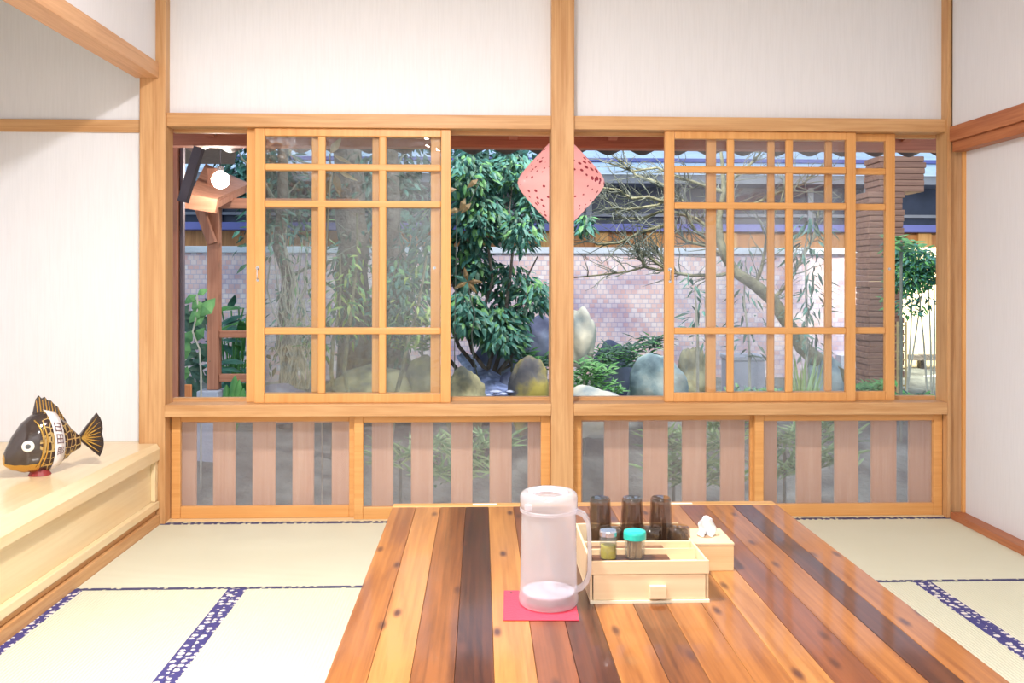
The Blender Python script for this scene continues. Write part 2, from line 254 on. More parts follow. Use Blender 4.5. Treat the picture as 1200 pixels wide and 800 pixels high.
# ------------------------------------------------------------------ mesh helpers
class MB:
    def __init__(s): s.v = []; s.f = []; s.mi = []
    def add(s, vs, fs, m=0):
        o = len(s.v); s.v += [tuple(v) for v in vs]; s.f += [tuple(i + o for i in f) for f in fs]; s.mi += [m] * len(fs); return s
    def box(s, x0, x1, y0, y1, z0, z1, m=0):
        if x0 > x1: x0, x1 = x1, x0
        if y0 > y1: y0, y1 = y1, y0
        if z0 > z1: z0, z1 = z1, z0
        return s.add([(x0, y0, z0), (x1, y0, z0), (x1, y1, z0), (x0, y1, z0), (x0, y0, z1), (x1, y0, z1), (x1, y1, z1), (x0, y1, z1)],
                     [(0, 3, 2, 1), (4, 5, 6, 7), (0, 1, 5, 4), (1, 2, 6, 5), (2, 3, 7, 6), (3, 0, 4, 7)], m)
    def bar(s, p, q, wd, ht, m=0, up=(0, 0, 1)):
        p, q = Vector(p), Vector(q); d = (q - p).normalized(); up = Vector(up)
        if abs(d.dot(up)) > .98: up = Vector((0, 1, 0))
        a = d.cross(up).normalized() * wd / 2; b = a.cross(d).normalized() * ht / 2
        vs = [p - a - b, p + a - b, p + a + b, p - a + b, q - a - b, q + a - b, q + a + b, q - a + b]
        return s.add(vs, [(0, 1, 2, 3), (4, 7, 6, 5), (0, 4, 5, 1), (1, 5, 6, 2), (2, 6, 7, 3), (3, 7, 4, 0)], m)
    def tube(s, pts, rad, n=8, m=0, cap=True):
        pts = [Vector(p) for p in pts]; k = len(pts)
        if not hasattr(rad, '__len__'): rad = [rad] * k
        up = Vector((.13, .31, .94)).normalized(); vs = []; a = None
        for i in range(k):
            d = (pts[min(i + 1, k - 1)] - pts[max(i - 1, 0)]).normalized()
            a = d.cross(up if a is None else d.cross(a).cross(d).cross(d)) if a is None else (a - d * a.dot(d))
            if a.length < 1e-6: a = d.orthogonal()
            a.normalize(); b = d.cross(a)
            vs += [pts[i] + (a * math.cos(t) + b * math.sin(t)) * rad[i] for t in (2 * math.pi * j / n for j in range(n))]
        fs = [(i * n + j, i * n + (j + 1) % n, (i + 1) * n + (j + 1) % n, (i + 1) * n + j) for i in range(k - 1) for j in range(n)]
        if cap: fs += [tuple(range(n))[::-1], tuple((k - 1) * n + j for j in range(n))]
        return s.add(vs, fs, m)
    def lathe(s, prof, c=(0, 0, 0), n=32, m=0, closed=False):
        k = len(prof); vs = [(c[0] + r * math.cos(2 * math.pi * j / n), c[1] + r * math.sin(2 * math.pi * j / n), c[2] + z) for r, z in prof for j in range(n)]
        fs = []
        for i in range(k if closed else k - 1):
            i2 = (i + 1) % k
            for j in range(n): fs.append((i * n + j, i * n + (j + 1) % n, i2 * n + (j + 1) % n, i2 * n + j))
        return s.add(vs, fs, m)
    def leaf(s, p, d, nrm, ln, wd, m=0, droop=.15):
        p, d = Vector(p), Vector(d).normalized(); sd = d.cross(Vector(nrm)); sd = (sd if sd.length > 1e-4 else d.orthogonal()).normalized(); n = sd.cross(d)
        a = p; t = p + d * ln - n * ln * droop; c = p + d * ln * .45 + n * wd * .12
        l = p + d * ln * .4 + sd * wd / 2; r = p + d * ln * .4 - sd * wd / 2; l2 = p + d * ln * .75 + sd * wd * .3 - n * ln * droop * .5; r2 = p + d * ln * .75 - sd * wd * .3 - n * ln * droop * .5
        c2 = p + d * ln * .78 - n * ln * droop * .45
        return s.add([a, l, l2, t, r2, r, c, c2], [(0, 1, 6), (0, 6, 5), (1, 2, 7, 6), (6, 7, 4, 5), (2, 3, 7), (7, 3, 4)], m)
    def obj(s, name, mats, parent=None, smooth=False, bevel=0, seg=2, loc=None):
        me = bpy.data.meshes.new(name)
        vs = s.v
        if loc is not None: vs = [(v[0] - loc[0], v[1] - loc[1], v[2] - loc[2]) for v in vs]
        me.from_pydata(vs, [], s.f); me.validate(verbose=False)
        bm = bmesh.new(); bm.from_mesh(me); bmesh.ops.remove_doubles(bm, verts=bm.verts, dist=1e-6) if smooth else None
        bmesh.ops.recalc_face_normals(bm, faces=bm.faces) if smooth else None
        bm.to_mesh(me); bm.free()
        for mt in (mats if isinstance(mats, (list, tuple)) else [mats]): me.materials.append(mt)
        if len(me.polygons) == len(s.mi):
            me.polygons.foreach_set('material_index', s.mi)
        if smooth:
            me.polygons.foreach_set('use_smooth', [True] * len(me.polygons)); me.set_sharp_from_angle(angle=R(48))
        o = bpy.data.objects.new(name, me); COL.objects.link(o)
        if loc is not None and parent is None: o.location = loc
        if parent is not None: o.parent = parent
        if bevel:
            b = o.modifiers.new('bevel', 'BEVEL'); b.width = bevel; b.segments = seg; b.limit_method = 'ANGLE'; b.angle_limit = R(40)
        return o
def tag(o, label=None, cat=None, group=None, kind=None):
    if label: o['label'] = label
    if cat: o['category'] = cat
    if group: o['group'] = group
    if kind: o['kind'] = kind
    return o
def struct(o, label=None, cat=None): return tag(o, label, cat, kind='structure')
def empty(name, label, cat, loc=(0, 0, 0), group=None, kind=None, rz=0):
    o = bpy.data.objects.new(name, None); COL.objects.link(o); o.location = loc; o.rotation_euler = (0, 0, rz); o.empty_display_size = .05
    return tag(o, label, cat, group, kind)

# ------------------------------------------------------------------ the room shell
ZC = 2.66
XL, XR, YB = -1.455, 2.187, 4.06
struct(MB().box(-2.45, 2.4, -1.6, 4.25, -.12, -.05).obj('floor', M['soil']), 'dark subfloor under the straw mats', 'floor')
struct(MB().box(-2.45, 2.4, -1.6, 4.3, ZC, ZC + .08).obj('ceiling', M['ceil']), 'plain pale ceiling above the room', 'ceiling')
b = MB().box(-1.425, .323, 4.115, 4.2, 1.862, ZC).box(.427, 2.171, 4.115, 4.2, 1.862, ZC).box(-2.40, -1.541, 4.115, 4.2, .365, ZC)
struct(b.obj('wall_back', M['paper']), 'white textured wallpaper above the windows and in the alcove', 'wall')
struct(MB().box(-1.56, -1.47, -1.6, 4.06, 2.083, ZC).box(-2.45, -2.40, -1.6, 4.2, -.05, ZC).box(-2.4, -1.47, -1.6, -1.52, -.05, ZC).obj('wall_left', M['paper']), 'white wallpaper above the alcove beam', 'wall')
struct(MB().box(2.195, 2.30, -1.6, 4.06, 1.822, ZC).obj('wall_right', M['paper_r']), 'white wall above the reddish rail on the right', 'wall')
struct(MB().box(-1.47, 2.195, -1.6, -1.52, -.05, ZC).obj('wall_rear', M['paper']), 'plain wall behind the viewer', 'wall')
# posts
struct(MB().box(-1.541, -1.425, 4.06, 4.162, -.05, ZC).obj('trim_1', W['z'], bevel=.002), 'pale wooden corner post beside the alcove', 'post')
struct(MB().box(.323, .427, 4.06, 4.21, -.05, ZC).obj('trim_2', W['z'], bevel=.002), 'wooden post between the two window bays', 'post')
struct(MB().box(2.171, 2.187, 4.06, 4.162, -.05, ZC).box(2.187, 2.30, 4.09, 4.162, -.05, ZC).obj('trim_3', W['z']), 'wooden corner post at the right wall', 'post')
# lintels, sill beams, head and foot tracks
for n_, (a, b_) in enumerate(((-1.425, .323), (.427, 2.171))):
    side = ('left', 'right')[n_]
    struct(MB().box(a, b_, 4.075, 4.19, 1.80, 1.862).obj('trim_%d' % (4 + n_ * 4), W['x'], bevel=.002), 'long wooden lintel over the %s window bay' % side, 'beam')
    struct(MB().box(a, b_, 4.052, 4.19, .484, .54).obj('trim_%d' % (5 + n_ * 4), W['x'], bevel=.003), 'wooden sill beam under the %s window bay' % side, 'beam')
    struct(MB().box(a, b_, 4.085, 4.19, -.05, .006).obj('trim_%d' % (6 + n_ * 4), PALE['x']), 'pale threshold at the foot of the %s bay' % side, 'threshold')
    struct(MB().box(a, b_, 4.165, 4.20, .54, .556).box(a, b_, 4.165, 4.19, 1.785, 1.80).obj('trim_%d' % (7 + n_ * 4), W['x']), 'pale outer track of the %s window bay' % side, 'track')
# side jambs of the window bays
# alcove beam and rail
struct(MB().box(-1.56, -1.455, -1.52, 4.06, 2.014, 2.083).obj('trim_14', wood('alcove_beam', (.56, .29, .14), (.70, .40, .21), 'y', 1, .45), bevel=.002), 'smooth wooden beam over the alcove opening', 'beam')
struct(MB().box(-2.40, -1.541, 4.103, 4.115, 1.775, 1.833).obj('trim_15', W['x'], bevel=.002), 'thin wooden rail across the alcove side wall', 'rail')
# right wall: rail, lower rail, threshold, sliding paper panels
struct(MB().box(2.180, 2.30, -1.52, 4.06, 1.752, 1.822).obj('trim_16', WR['y'], bevel=.003), 'broad reddish rail along the right wall', 'rail')
struct(MB().box(2.195, 2.30, -1.52, 4.06, 1.705, 1.752).obj('trim_17', WR['y'], bevel=.002), 'narrow grooved rail above the paper panels', 'rail')
struct(MB().box(2.187, 2.30, -1.52, 4.06, -.05, .03).obj('trim_18', WR['y'], bevel=.003), 'reddish threshold along the right wall', 'threshold')
d = empty('door_1', 'tall white paper sliding panel in the right wall', 'door', (2.25, 3.1, .03), kind='structure')
MB().box(-.0, .02, -.9, .94, 0, 1.675).obj('panel', M['paper_r'], d)
MB().box(-.014, .024, .94, .957, 0, 1.675).obj('stile', WS['z'], d, bevel=.002)
d = empty('door_2', 'white paper sliding panel nearer the viewer on the right', 'door', (2.28, 1.2, .03), kind='structure')
MB().box(-.0, .018, -2.7, 1.08, 0, 1.675).obj('panel', M['paper_r'], d)

# ------------------------------------------------------------------ window sashes
def ux(px, Y): return U(px, 300, y=Y).x
def uz(px, py, Y): return U(px, py, y=Y).z
def sash(n, label, x0, x1, Yf, z0, z1, zb, glass, sw0=.045, sw1=.045, mx=None, latch=None, th=.028):
    r = empty('window_%d' % n, label, 'window', ((x0 + x1) / 2, Yf + th / 2, z0), kind='structure')
    cx, cy, cz = r.location
    def B(): return MB()
    loc = (cx, cy, cz)
    Y1 = Yf + th
    f = MB().box(x0, x0 + sw0, Yf, Y1, z0, z1).box(x1 - sw1, x1, Yf, Y1, z0, z1)
    f.box(x0 + sw0, x1 - sw1, Yf + .001, Y1 - .001, z0, z0 + .042).box(x0 + sw0, x1 - sw1, Yf + .001, Y1 - .001, z1 - .036, z1)
    f.obj('sash_frame', WS['z'], r, bevel=.003, loc=loc)
    if mx is None:
        mx = [x0 + sw0 + (x1 - x0 - sw0 - sw1) * k / 3 for k in (1, 2)]
    g = MB()
    for m_ in mx: g.box(m_ - .017, m_ + .017, Yf + .003, Y1 - .004, z0 + .042, z1 - .036)
    g.obj('muntin', WS['z'], r, bevel=.006, seg=3, loc=loc)
    g = MB()
    for z_ in zb: g.box(x0 + sw0, x1 - sw1, Yf + .0005, Y1 - .0065, z_ - .0155, z_ + .0155)
    g.obj('crossbar', WS['x'], r, bevel=.006, seg=3, loc=loc)
    MB().box(x0 + sw0 - .005, x1 - sw1 + .005, Yf + th * .62, Yf + th * .62 + .003, z0 + .037, z1 - .03).obj('pane', glass, r, loc=loc)
    if latch:
        lx, lz = latch
        g = MB(); g.tube([(lx, Yf, lz), (lx, Yf - .003, lz)], .009, 12).tube([(lx, Yf - .003, lz), (lx, Yf - .012, lz), (lx, Yf - .012, lz - .05), (lx, Yf, lz - .052)], .0028, 8)
        g.tube([(lx, Yf, lz - .055), (lx, Yf - .003, lz - .055)], .007, 12)
        g.obj('latch', M['metal'], r, smooth=True, loc=loc)['label'] = 'small steel hook latch'
    else:
        lx, lz = x1 - sw1 * .62, uz(600, 314, Yf)
        MB().tube([(lx, Yf + .001, lz), (lx, Yf - .001, lz)], .007, 12).tube([(lx, Yf - .001, lz), (lx, Yf - .004, lz)], .003, 8).obj('keyhole', M['metal'], r, smooth=True, loc=loc)
    return r
YF, YR = 4.095, 4.128
zt, zb_ = 1.7995, .5405
zbars = [uz(400, 196.5, YF), uz(400, 239.5, YF), uz(400, 388.5, YF)]
FL0, FL1 = ux(298, YF), ux(528, YF); RL0, RL1 = ux(288.5, YR), ux(516, YR)
FR0, FR1 = ux(779, YF), ux(1003, YF); RR0, RR1 = ux(828, YR), ux(1049, YR)
sash(1, 'front sliding sash of the left bay, glazed in twelve wavy panes', FL0, FL1, YF, zb_, zt, zbars, M['glassw'], mx=[ux(376.5, YF), ux(448, YF)], latch=(ux(302, YF), uz(302, 315, YF)))
sash(2, 'rear sliding sash of the left bay, mostly hidden behind the front one', RL0, RL1, YR, zb_, zt, zbars, M['glassw'], mx=[ux(369, YR), ux(440, YR)])
sash(3, 'front sliding sash of the right bay with a hook latch on its left stile', FR0, FR1, YF, zb_, zt, zbars, M['glass'], mx=[ux(856.5, YF), ux(925.5, YF)], latch=(ux(785, YF), uz(785, 315, YF)))
sash(4, 'rear sliding sash of the right bay, reaching furthest right', RR0, RR1, YR, zb_, zt, zbars, M['glass'], mx=[ux(904, YR), ux(971.5, YR)])
def low_panel(n, label, x0, x1, Yf, z0=.006, z1=.484, th=.028):
    c = ((x0 + x1) / 2, Yf, z0)
    r = empty('window_%d' % n, label, 'window', c, kind='structure')
    f = MB().box(x0, x0 + .042, Yf, Yf + th, z0, z1).box(x1 - .042, x1, Yf, Yf + th, z0, z1).box(x0 + .042, x1 - .042, Yf + .001, Yf + th - .001, z0, z0 + .055).box(x0 + .042, x1 - .042, Yf + .001, Yf + th - .001, z1 - .034, z1)
    f.obj('sash_frame', WS['x'], r, bevel=.003, loc=c)
    MB().box(x0 + .037, x1 - .037, Yf + .016, Yf + .019, z0 + .05, z1 - .03).obj('pane', M['film'], r, loc=c)
low_panel(5, 'low frosted sliding panel nearest the alcove', -1.425 + .004, ux(420, YR), YR)
low_panel(6, 'low frosted sliding panel left of the middle post', ux(415, YF), .321, YF)
low_panel(7, 'low frosted sliding panel right of the middle post', .429, ux(890, YR), YR)
low_panel(8, 'low frosted sliding panel next to the right wall', ux(885, YF), 2.169, YF)
# wooden slats outside the low panels
YS = 4.26
def screen(name, label, pxs, x0, x1):
    r = empty(name, label, 'slatted screen', ((x0 + x1) / 2, YS, -.35))
    c = tuple(r.location)
    for a, b_ in pxs: MB().box(ux(a, YS), ux(b_, YS), YS, YS + .018, -.35, .50).obj('slat', M['slat'], r, bevel=.002, loc=c)
    MB().box(x0, x1, YS + .018, YS + .05, .42, .47).box(x0, x1, YS + .018, YS + .05, -.30, -.24).obj('rail', M['slat'], r, loc=c)
screen('slatted_screen', 'row of brown boards outside the low panels of the left bay', [(204, 230), (250, 276), (296, 323), (343, 368), (389, 415), (436, 461), (482, 508), (529, 554), (574, 600), (619, 645)], -1.5, .36)
screen('slatted_screen', 'row of brown boards outside the low panels of the right bay', [(664, 683), (708.5, 737), (754, 783), (800, 828), (845, 873), (889, 911), (934, 963), (979, 1006.5), (1022, 1051), (1066, 1094)], .38, 2.3)

# ------------------------------------------------------------------ alcove platform
p = empty('alcove_platform', 'long pale wooden platform with a thick top along the alcove', 'platform', (-1.9, 1.3, 0))
pl = tuple(p.location)
sl = MB(); ys = [-1.5 + (4.055 + 1.5) * i / 60 for i in range(61)]
prof = []
for y in ys:
    wv = .007 * math.sin(y * 3.1) + .005 * math.sin(y * 7.7 + 1)
    k = max(0, min(1, (4.055 - y) / 1.3))
    prof.append([(-2.40, y, .365), (-1.462 - .035 * k + wv, y, .365), (-1.447 + wv * .3, y, .365 - .022 - .016 * k), (-1.447, y, .292), (-2.40, y, .292)])
n5 = 5
vs = [q for pr in prof for q in pr]
fs = [(i * n5 + j, (i + 1) * n5 + j, (i + 1) * n5 + (j + 1) % n5, i * n5 + (j + 1) % n5) for i in range(60) for j in range(n5)] + [tuple(range(n5)), tuple(60 * n5 + j for j in range(n5))[::-1]]
MB().add(vs, fs).obj('top', PALE['y'], p, loc=pl)
bb = MB().box(-2.40, -1.541, 4.055, 4.112, .292, .365); bb.obj('back_top', PALE['x'], p, loc=pl)
MB().box(-1.56, -1.475, -1.5, 4.055, .045, .292).obj('fascia_panel', PALE['y'], p, loc=pl)
MB().box(-1.475, -1.455, 4.025, 4.055, .11, .29).obj('end_stile', PALE['z'], p, bevel=.002, loc=pl)
MB().box(-1.475, -1.447, -1.5, 4.055, .074, .108).obj('lower_rail', PALE['y'], p, bevel=.004, loc=pl)
MB().box(-1.475, -1.463, -1.5, 4.055, .045, .074).box(-1.56, -1.447, -1.5, 4.055, -.05, .045).obj('kickboard', W['y'], p, bevel=.002, loc=pl)

# ------------------------------------------------------------------ straw mats
def mat_(label, x0, x1, y0, y1, along, borders):
    g = .0008; x0 += g; x1 -= g; y0 += g; y1 -= g
    r = empty('tatami_mat', label, 'floor mat', ((x0 + x1) / 2, (y0 + y1) / 2, -.05)); c = tuple(r.location)
    MB().box(x0, x1, y0, y1, -.05, 0).obj('woven_surface', M['tat_x'] if along == 'y' else M['tat_y'], r, loc=c)
    hw = .032
    for bd in borders:
        q = {'l': (x0, x0 + hw, y0, y1), 'r': (x1 - hw, x1, y0, y1), 'f': (x0, x1, y0, y0 + .02), 'b': (x0, x1, y1 - hw, y1)}[bd]
        MB().box(*q, 0, .0015).obj('edging', M['heri'] if bd in 'lr' else M['heri_thin'], r, loc=c)['label'] = 'dark patterned cloth edging'
YM = 3.206
mat_('straw mat under the window, left of the table', -1.446, .35, YM, 4.084, 'x', 'fb')
mat_('straw mat under the window, right of the table', .35, 2.186, YM, 4.084, 'x', 'fb')
mat_('narrow straw mat along the alcove platform', -1.446, -.868, 1.4, YM, 'y', 'lr')
mat_('straw mat between the left blue edging and the table', -.868, .36, 1.4, YM, 'y', 'lr')
mat_('straw mat under the right half of the table', .36, 1.622, 1.4, YM, 'y', 'lr')
mat_('straw mat in the right corner beyond the blue edging', 1.622, 2.186, 1.4, YM, 'y', 'lr')
mat_('straw mat in front of the viewer, to the left', -1.446, .36, -1.5, 1.4, 'y', 'lr')
mat_('straw mat in front of the viewer, to the right', .36, 2.186, -1.5, 1.4, 'y', 'lr')

# ------------------------------------------------------------------ low table
tb = empty('low_table', 'low glossy table of orange and dark wooden planks', 'table', (.35, 2.0, 0)); tl = tuple(tb.location)
px_ = [-.2893, -.2111, -.1313, -.0484, .0266, .1079, .1859, .2624, .3531, .4295, .5122, .5854, .6601, .7475, .8365, .9031, .9873]
O1, O2 = (.24, .075, .016), (.43, .165, .04)
def tw(n, c1, c2, kn=.95): return wood('plank_' + n, c1, c2, 'y', .8, .3, knots=kn, contrast=.45, coat=.5, knotcol=(.10, .03, .015))
tm = dict(o=tw('orange', O1, O2), l=tw('light', (.32, .115, .028), (.52, .23, .065)), m=tw('brown', (.105, .03, .009), (.27, .09, .024)), d=tw('dark', (.03, .009, .007), (.115, .034, .014)), r=tw('red', (.14, .04, .016), (.26, .08, .028)))
keys = list(tm); seq = 'ollmdorrdomollrord'
seq = 'olmdordomololrodo'[:16]
seq = ['o', 'l', 'm', 'd', 'l', 'r', 'd', 'o', 'm', 'o', 'o', 'l', 'r', 'o', 'd', 'o']
g = MB(); YT0, YT1 = .95, 2.925
for i, k in enumerate(seq):
    g.box(px_[i] + .0004, px_[i + 1] - .0004, YT0, YT1, .318, .36, keys.index(k))
g.obj('tabletop', [tm[k] for k in keys], tb, bevel=.0008, seg=1, loc=tl)
MB().box(px_[0], px_[-1], YT1 + .001, 2.972, .315, .361).obj('end_board', wood('end_board', (.52, .25, .07), (.70, .42, .16), 'x', .8, .3, knots=.4, knotcol=(.4, .16, .05)), tb, bevel=.003, loc=tl)
MB().box(px_[0], px_[-1], .90, YT0 - .001, .315, .361).obj('end_board', tm['l'], tb, bevel=.003, loc=tl)
MB().box(-.2, -.165, 1.05, 2.85, .25, .318).box(.86, .895, 1.05, 2.85, .25, .318).box(-.165, .86, 2.78, 2.815, .25, .318).box(-.165, .86, 1.05, 1.085, .25, .318).obj('apron', tm['m'], tb, bevel=.002, loc=tl)
for lx, ly in ((-.24, 1.02), (.87, 1.02), (-.24, 2.80), (.87, 2.80)):
    MB().box(lx, lx + .075 if lx < 0 else lx + .075, ly + (.0 if ly < 2 else .0), ly + .075, 0.0015, .249).obj('leg', tm['m'], tb, bevel=.004, loc=tl)
for a, b_, yy in ((555, 583, 2.95), (784, 815, 2.945)):
    q0, q1 = U(a, 592, z=.361), U(b_, 592, z=.361)
    MB().box(q0.x, q1.x, yy - .008, yy + .008, .361, .3618).obj('white_tape', M['white'], tb, loc=tl)['label'] = 'strip of white tape on the end board'

# ------------------------------------------------------------------ things on the table
ZT = .3602
r = empty('trivet', 'thin red square trivet with a hole, under the pitcher', 'trivet', (.137, 2.035, ZT), rz=R(-2))
g = MB(); s_ = .0835; h0 = (-.066, .076); hn = 16
ring = [(h0[0] + .004 * math.cos(2 * math.pi * j / hn), h0[1] + .004 * math.sin(2 * math.pi * j / hn)) for j in range(hn)]
g2 = bmesh.new()
MB().box(-s_, s_, -.092, .092, 0, .003).obj('pad', M['redmat'], r, bevel=.001)
MB().tube([(h0[0], h0[1], .0028), (h0[0], h0[1], .0034)], .0045, 16).obj('hanging_hole', M['dark'], r)
g2.free()
# frosted pitcher
r = empty('water_pitcher', 'tall frosted plastic pitcher with lid and side handle on the red trivet', 'pitcher', (.1575, 2.042, ZT + .0032), rz=R(-8))
t = .003
out_ = [(.0, 0), (.060, 0), (.067, .003), (.0695, .010), (.0690, .020), (.0665, .034), (.0655, .05), (.0645, .12), (.0630, .20), (.0625, .214), (.064, .217), (.064, .222)]
inn = [(.061, .222), (.0595, .214), (.060, .20), (.0615, .12), (.0625, .04), (.060, .026), (.05, .020), (0.0001, .020)]
g = MB().lathe([(max(a, .0001), b_) for a, b_ in out_], n=56); g.obj('body', M['pitcher'], r, smooth=True)
MB().lathe([(.0001, .0205), (.052, .0215), (.0600, .028), (.0602, .030), (.0001, .030)], n=48).obj('inner_floor', plain('clouded_plastic', (.66, .66, .76), .3), r, smooth=True)['label'] = 'bright pale inner floor'
g = MB().lathe([(.0640, .214), (.0668, .214), (.0668, .2200), (.0652, .2212), (.0652, .2235), (.0665, .225), (.0665, .246), (.064, .254), (.056, .2585), (.046, .2575), (.040, .2545), (.020, .2535), (.0001, .2535)], n=56)
g.obj('lid', M['pitcher'], r, smooth=True)
g = MB()
for sgn in (1,):
    pts = [(-.044, -.008, .256), (-.034, -.006, .262), (-.015, -.004, .2665), (.005, -.003, .267), (.025, -.004, .263), (.043, -.008, .256)]
    for k in range(5):
        g.tube([(a, b_ + .006 * k - .010, c - abs(k - 2) * .0016) for a, b_, c in pts], .004, 8)
g.obj('lid_grip', M['pitcher'], r, smooth=True)
MB().box(-.052, -.034, -.0575, -.048, .226, .240).obj('spout_tab', M['pitcher'], r, bevel=.003)
g = MB(); hp = [(.056, 0, .212), (.066, 0, .213), (.080, 0, .207), (.089, 0, .193), (.093, 0, .17), (.0945, 0, .12), (.094, 0, .078), (.088, 0, .055), (.076, 0, .040), (.062, 0, .034)]
for q in range(len(hp) - 1):
    pass
hs = []
for i, (a, b_, c) in enumerate(hp):
    d0 = Vector(hp[min(i + 1, len(hp) - 1)]) - Vector(hp[max(i - 1, 0)]); d0.normalize(); nn = Vector((d0.z, 0, -d0.x)); w_ = .011; tk = .0045
    P = Vector((a, b_, c)); hs.append([P + nn * tk + Vector((0, -w_, 0)), P + nn * tk * 1.2, P + nn * tk + Vector((0, w_, 0)), P - nn * tk + Vector((0, w_, 0)), P - nn * tk * .6, P - nn * tk + Vector((0, -w_, 0))])
k6 = 6
g.add([v for h in hs for v in h], [(i * k6 + j, i * k6 + (j + 1) % k6, (i + 1) * k6 + (j + 1) % k6, (i + 1) * k6 + j) for i in range(len(hs) - 1) for j in range(k6)] + [tuple(range(k6)), tuple((len(hs) - 1) * k6 + j for j in range(k6))])
g.obj('handle', M['pitcher'], r, smooth=True, bevel=0)

# caddy: drawer box in front, spice shelf, walnut tray behind
cx0, cx1, cy0 = .254, .532, 2.045
r = empty('condiment_caddy', 'pale wooden caddy with a front drawer, beside the pitcher', 'caddy', ((cx0 + cx1) / 2, 2.2, ZT)); c = tuple(r.location); Z = ZT
wl = .006
g = MB().box(cx0, cx1, cy0 + wl, 2.375, Z, Z + wl)                                     # base
g.box(cx0, cx0 + wl, cy0 + wl, 2.375, Z + wl, Z + .095).box(cx1 - wl, cx1, cy0 + wl, 2.375, Z + wl, Z + .095)  # sides
g.box(cx0 + wl, cx1 - wl, 2.369, 2.375, Z + wl, Z + .095).box(cx0 + wl, cx1 - wl, 2.205, 2.211, Z + wl, Z + .095)  # back, divider
g.obj('case', M['boxw'], r, bevel=.0012, seg=1, loc=c)
g = MB().box(cx0, cx1, cy0, cy0 + wl, Z + .066, Z + .097).box(cx0 + wl, cx1 - wl, cy0 + wl, 2.205, Z + .066, Z + .070)
g.obj('front_rail', M['boxw'], r, bevel=.001, seg=1, loc=c)
MB().box(cx0, cx1, cy0 - .003, cy0 + wl, Z, Z + .006).obj('base_lip', M['boxin'], r, loc=c)
dr = MB().box(cx0 + .008, cx1 - .008, cy0 + .002, cy0 + .008, Z + .0065, Z + .0645).obj('drawer', M['boxw'], r, bevel=.001, seg=1, loc=c)
kx = (cx0 + cx1) / 2 - .0
kb = MB().box(kx - .002, kx + .037, cy0 - .012, cy0 + .0018, Z + .012, Z + .042).obj('knob', M['boxw'], dr, bevel=.0015, loc=c)
# walnut liners
MB().box(cx0 + .012, cx0 + .195, cy0 + .012, cy0 + .078, Z + .0705, Z + .088).obj('walnut_liner', M['walnut'], r, bevel=.001, loc=c)['label'] = 'dark walnut block in the front compartment'
MB().box(cx0 + .008, cx1 - .012, cy0 + .095, cy0 + .1, Z + .0705, Z + .096).obj('shelf_divider', M['boxw'], r, loc=c)
MB().box(cx0 + wl + .001, cx0 + .20, cy0 + .106, 2.204, Z + .0705, Z + .085).obj('walnut_liner', M['walnut'], r, loc=c)
MB().box(cx0 + wl + .001, cx1 - wl - .001, 2.212, 2.368, Z + .018, Z + .024).obj('tray_floor', M['walnut'], r, loc=c)['label'] = 'dark tray floor under the tumblers'
for dx in (0, .008):
    tag(MB().tube([(cx0 + .228 + dx, cy0 + .04, Z + .0705), (cx0 + .228 + dx, cy0 + .04, Z + .0845)], .0028, 10).obj('metal_pin', M['metal'], r, loc=c))
# tumblers upside down
def tumbler(x, y, z, h, rb, rt, label):
    o = []
    prof = [(rb, 0), (rb * .985, h * .2), (rt * 1.10, h * .62), (rt * 1.03, h * .9), (rt, h * .97), (rt * .88, h), (.0001, h)]
    inn = [(.0001, h - .010), (rt * .86, h - .010), (rt * .98, h * .6), (rb - .0025, .002), (rb - .001, 0)]
    g = MB().lathe(prof + inn, n=28); o = g.obj('tumbler', M['smoke'], None, smooth=True); o.location = (x, y, z)
    return tag(o, label, 'tumbler', 'upturned smoked tumblers in the caddy')
zt_ = Z + .0245
xs = [ux_ for ux_ in (.3035, .3880, .4640)]
for k, (x, lb) in enumerate(zip(xs, ('left', 'middle', 'right'))):
    tumbler(x + .012, 2.330, zt_, .150, .037, .0265, '%s of the three tall upturned smoked tumblers at the back of the caddy' % lb)
for k, (x, lb) in enumerate(zip((U(717, 620, y=2.249).x, U(763, 620, y=2.249).x, U(796, 620, y=2.249).x), ('behind the silver-capped jar', 'behind the teal-lidded jar', 'next to the tissue box'))):
    tumbler(x + .0, 2.249, zt_, .095, .0345, .0285, 'short upturned smoked tumbler %s' % lb)
# jars
jx, jy = .2945 + .004, cy0 + .128; jz = Z + .0885
jx = U(713.5, 650, y=2.10).x; jy = 2.094
r2 = empty('spice_jar', 'small clear jar of yellow spice with a silver cap on the caddy', 'jar', (jx, jy, jz)); 
MB().lathe([(.0001, 0), (.019, 0), (.0205, .003), (.0205, .048), (.018, .054), (.016, .054), (.0185, .047), (.0185, .003), (.0001, .002)], n=28).obj('glass_body', M['jarglass'], r2, smooth=True)
MB().lathe([(.0001, .0025), (.018, .0025), (.018, .032), (.0001, .032)], n=24).obj('spice', M['yellow'], r2)
MB().lathe([(.0185, .0545), (.0205, .0545), (.0205, .064), (.019, .067), (.0001, .067)], n=28).obj('cap', M['silver'], r2, smooth=False)
jx = U(744.5, 650, y=2.10).x
r3 = empty('toothpick_jar', 'clear jar of toothpicks with a teal green lid on the caddy', 'jar', (jx, jy, jz))
MB().lathe([(.0001, 0), (.0215, 0), (.0235, .003), (.0245, .046), (.0225, .046), (.0215, .004), (.0001, .003)], n=28).obj('glass_body', M['jarglass'], r3, smooth=True)
MB().lathe([(.024, .047), (.0268, .047), (.0268, .060), (.0255, .0645), (.018, .067), (.0001, .068)], n=32).obj('lid', M['teal'], r3, smooth=False, bevel=0)
g = MB()
for k in range(70):
    a = random.uniform(0, 6.283); q = .0185 * math.sqrt(random.random()); g.tube([(q * math.cos(a), q * math.sin(a), .004), (q * math.cos(a + .2), q * math.sin(a + .2), .042)], .0011, 5)
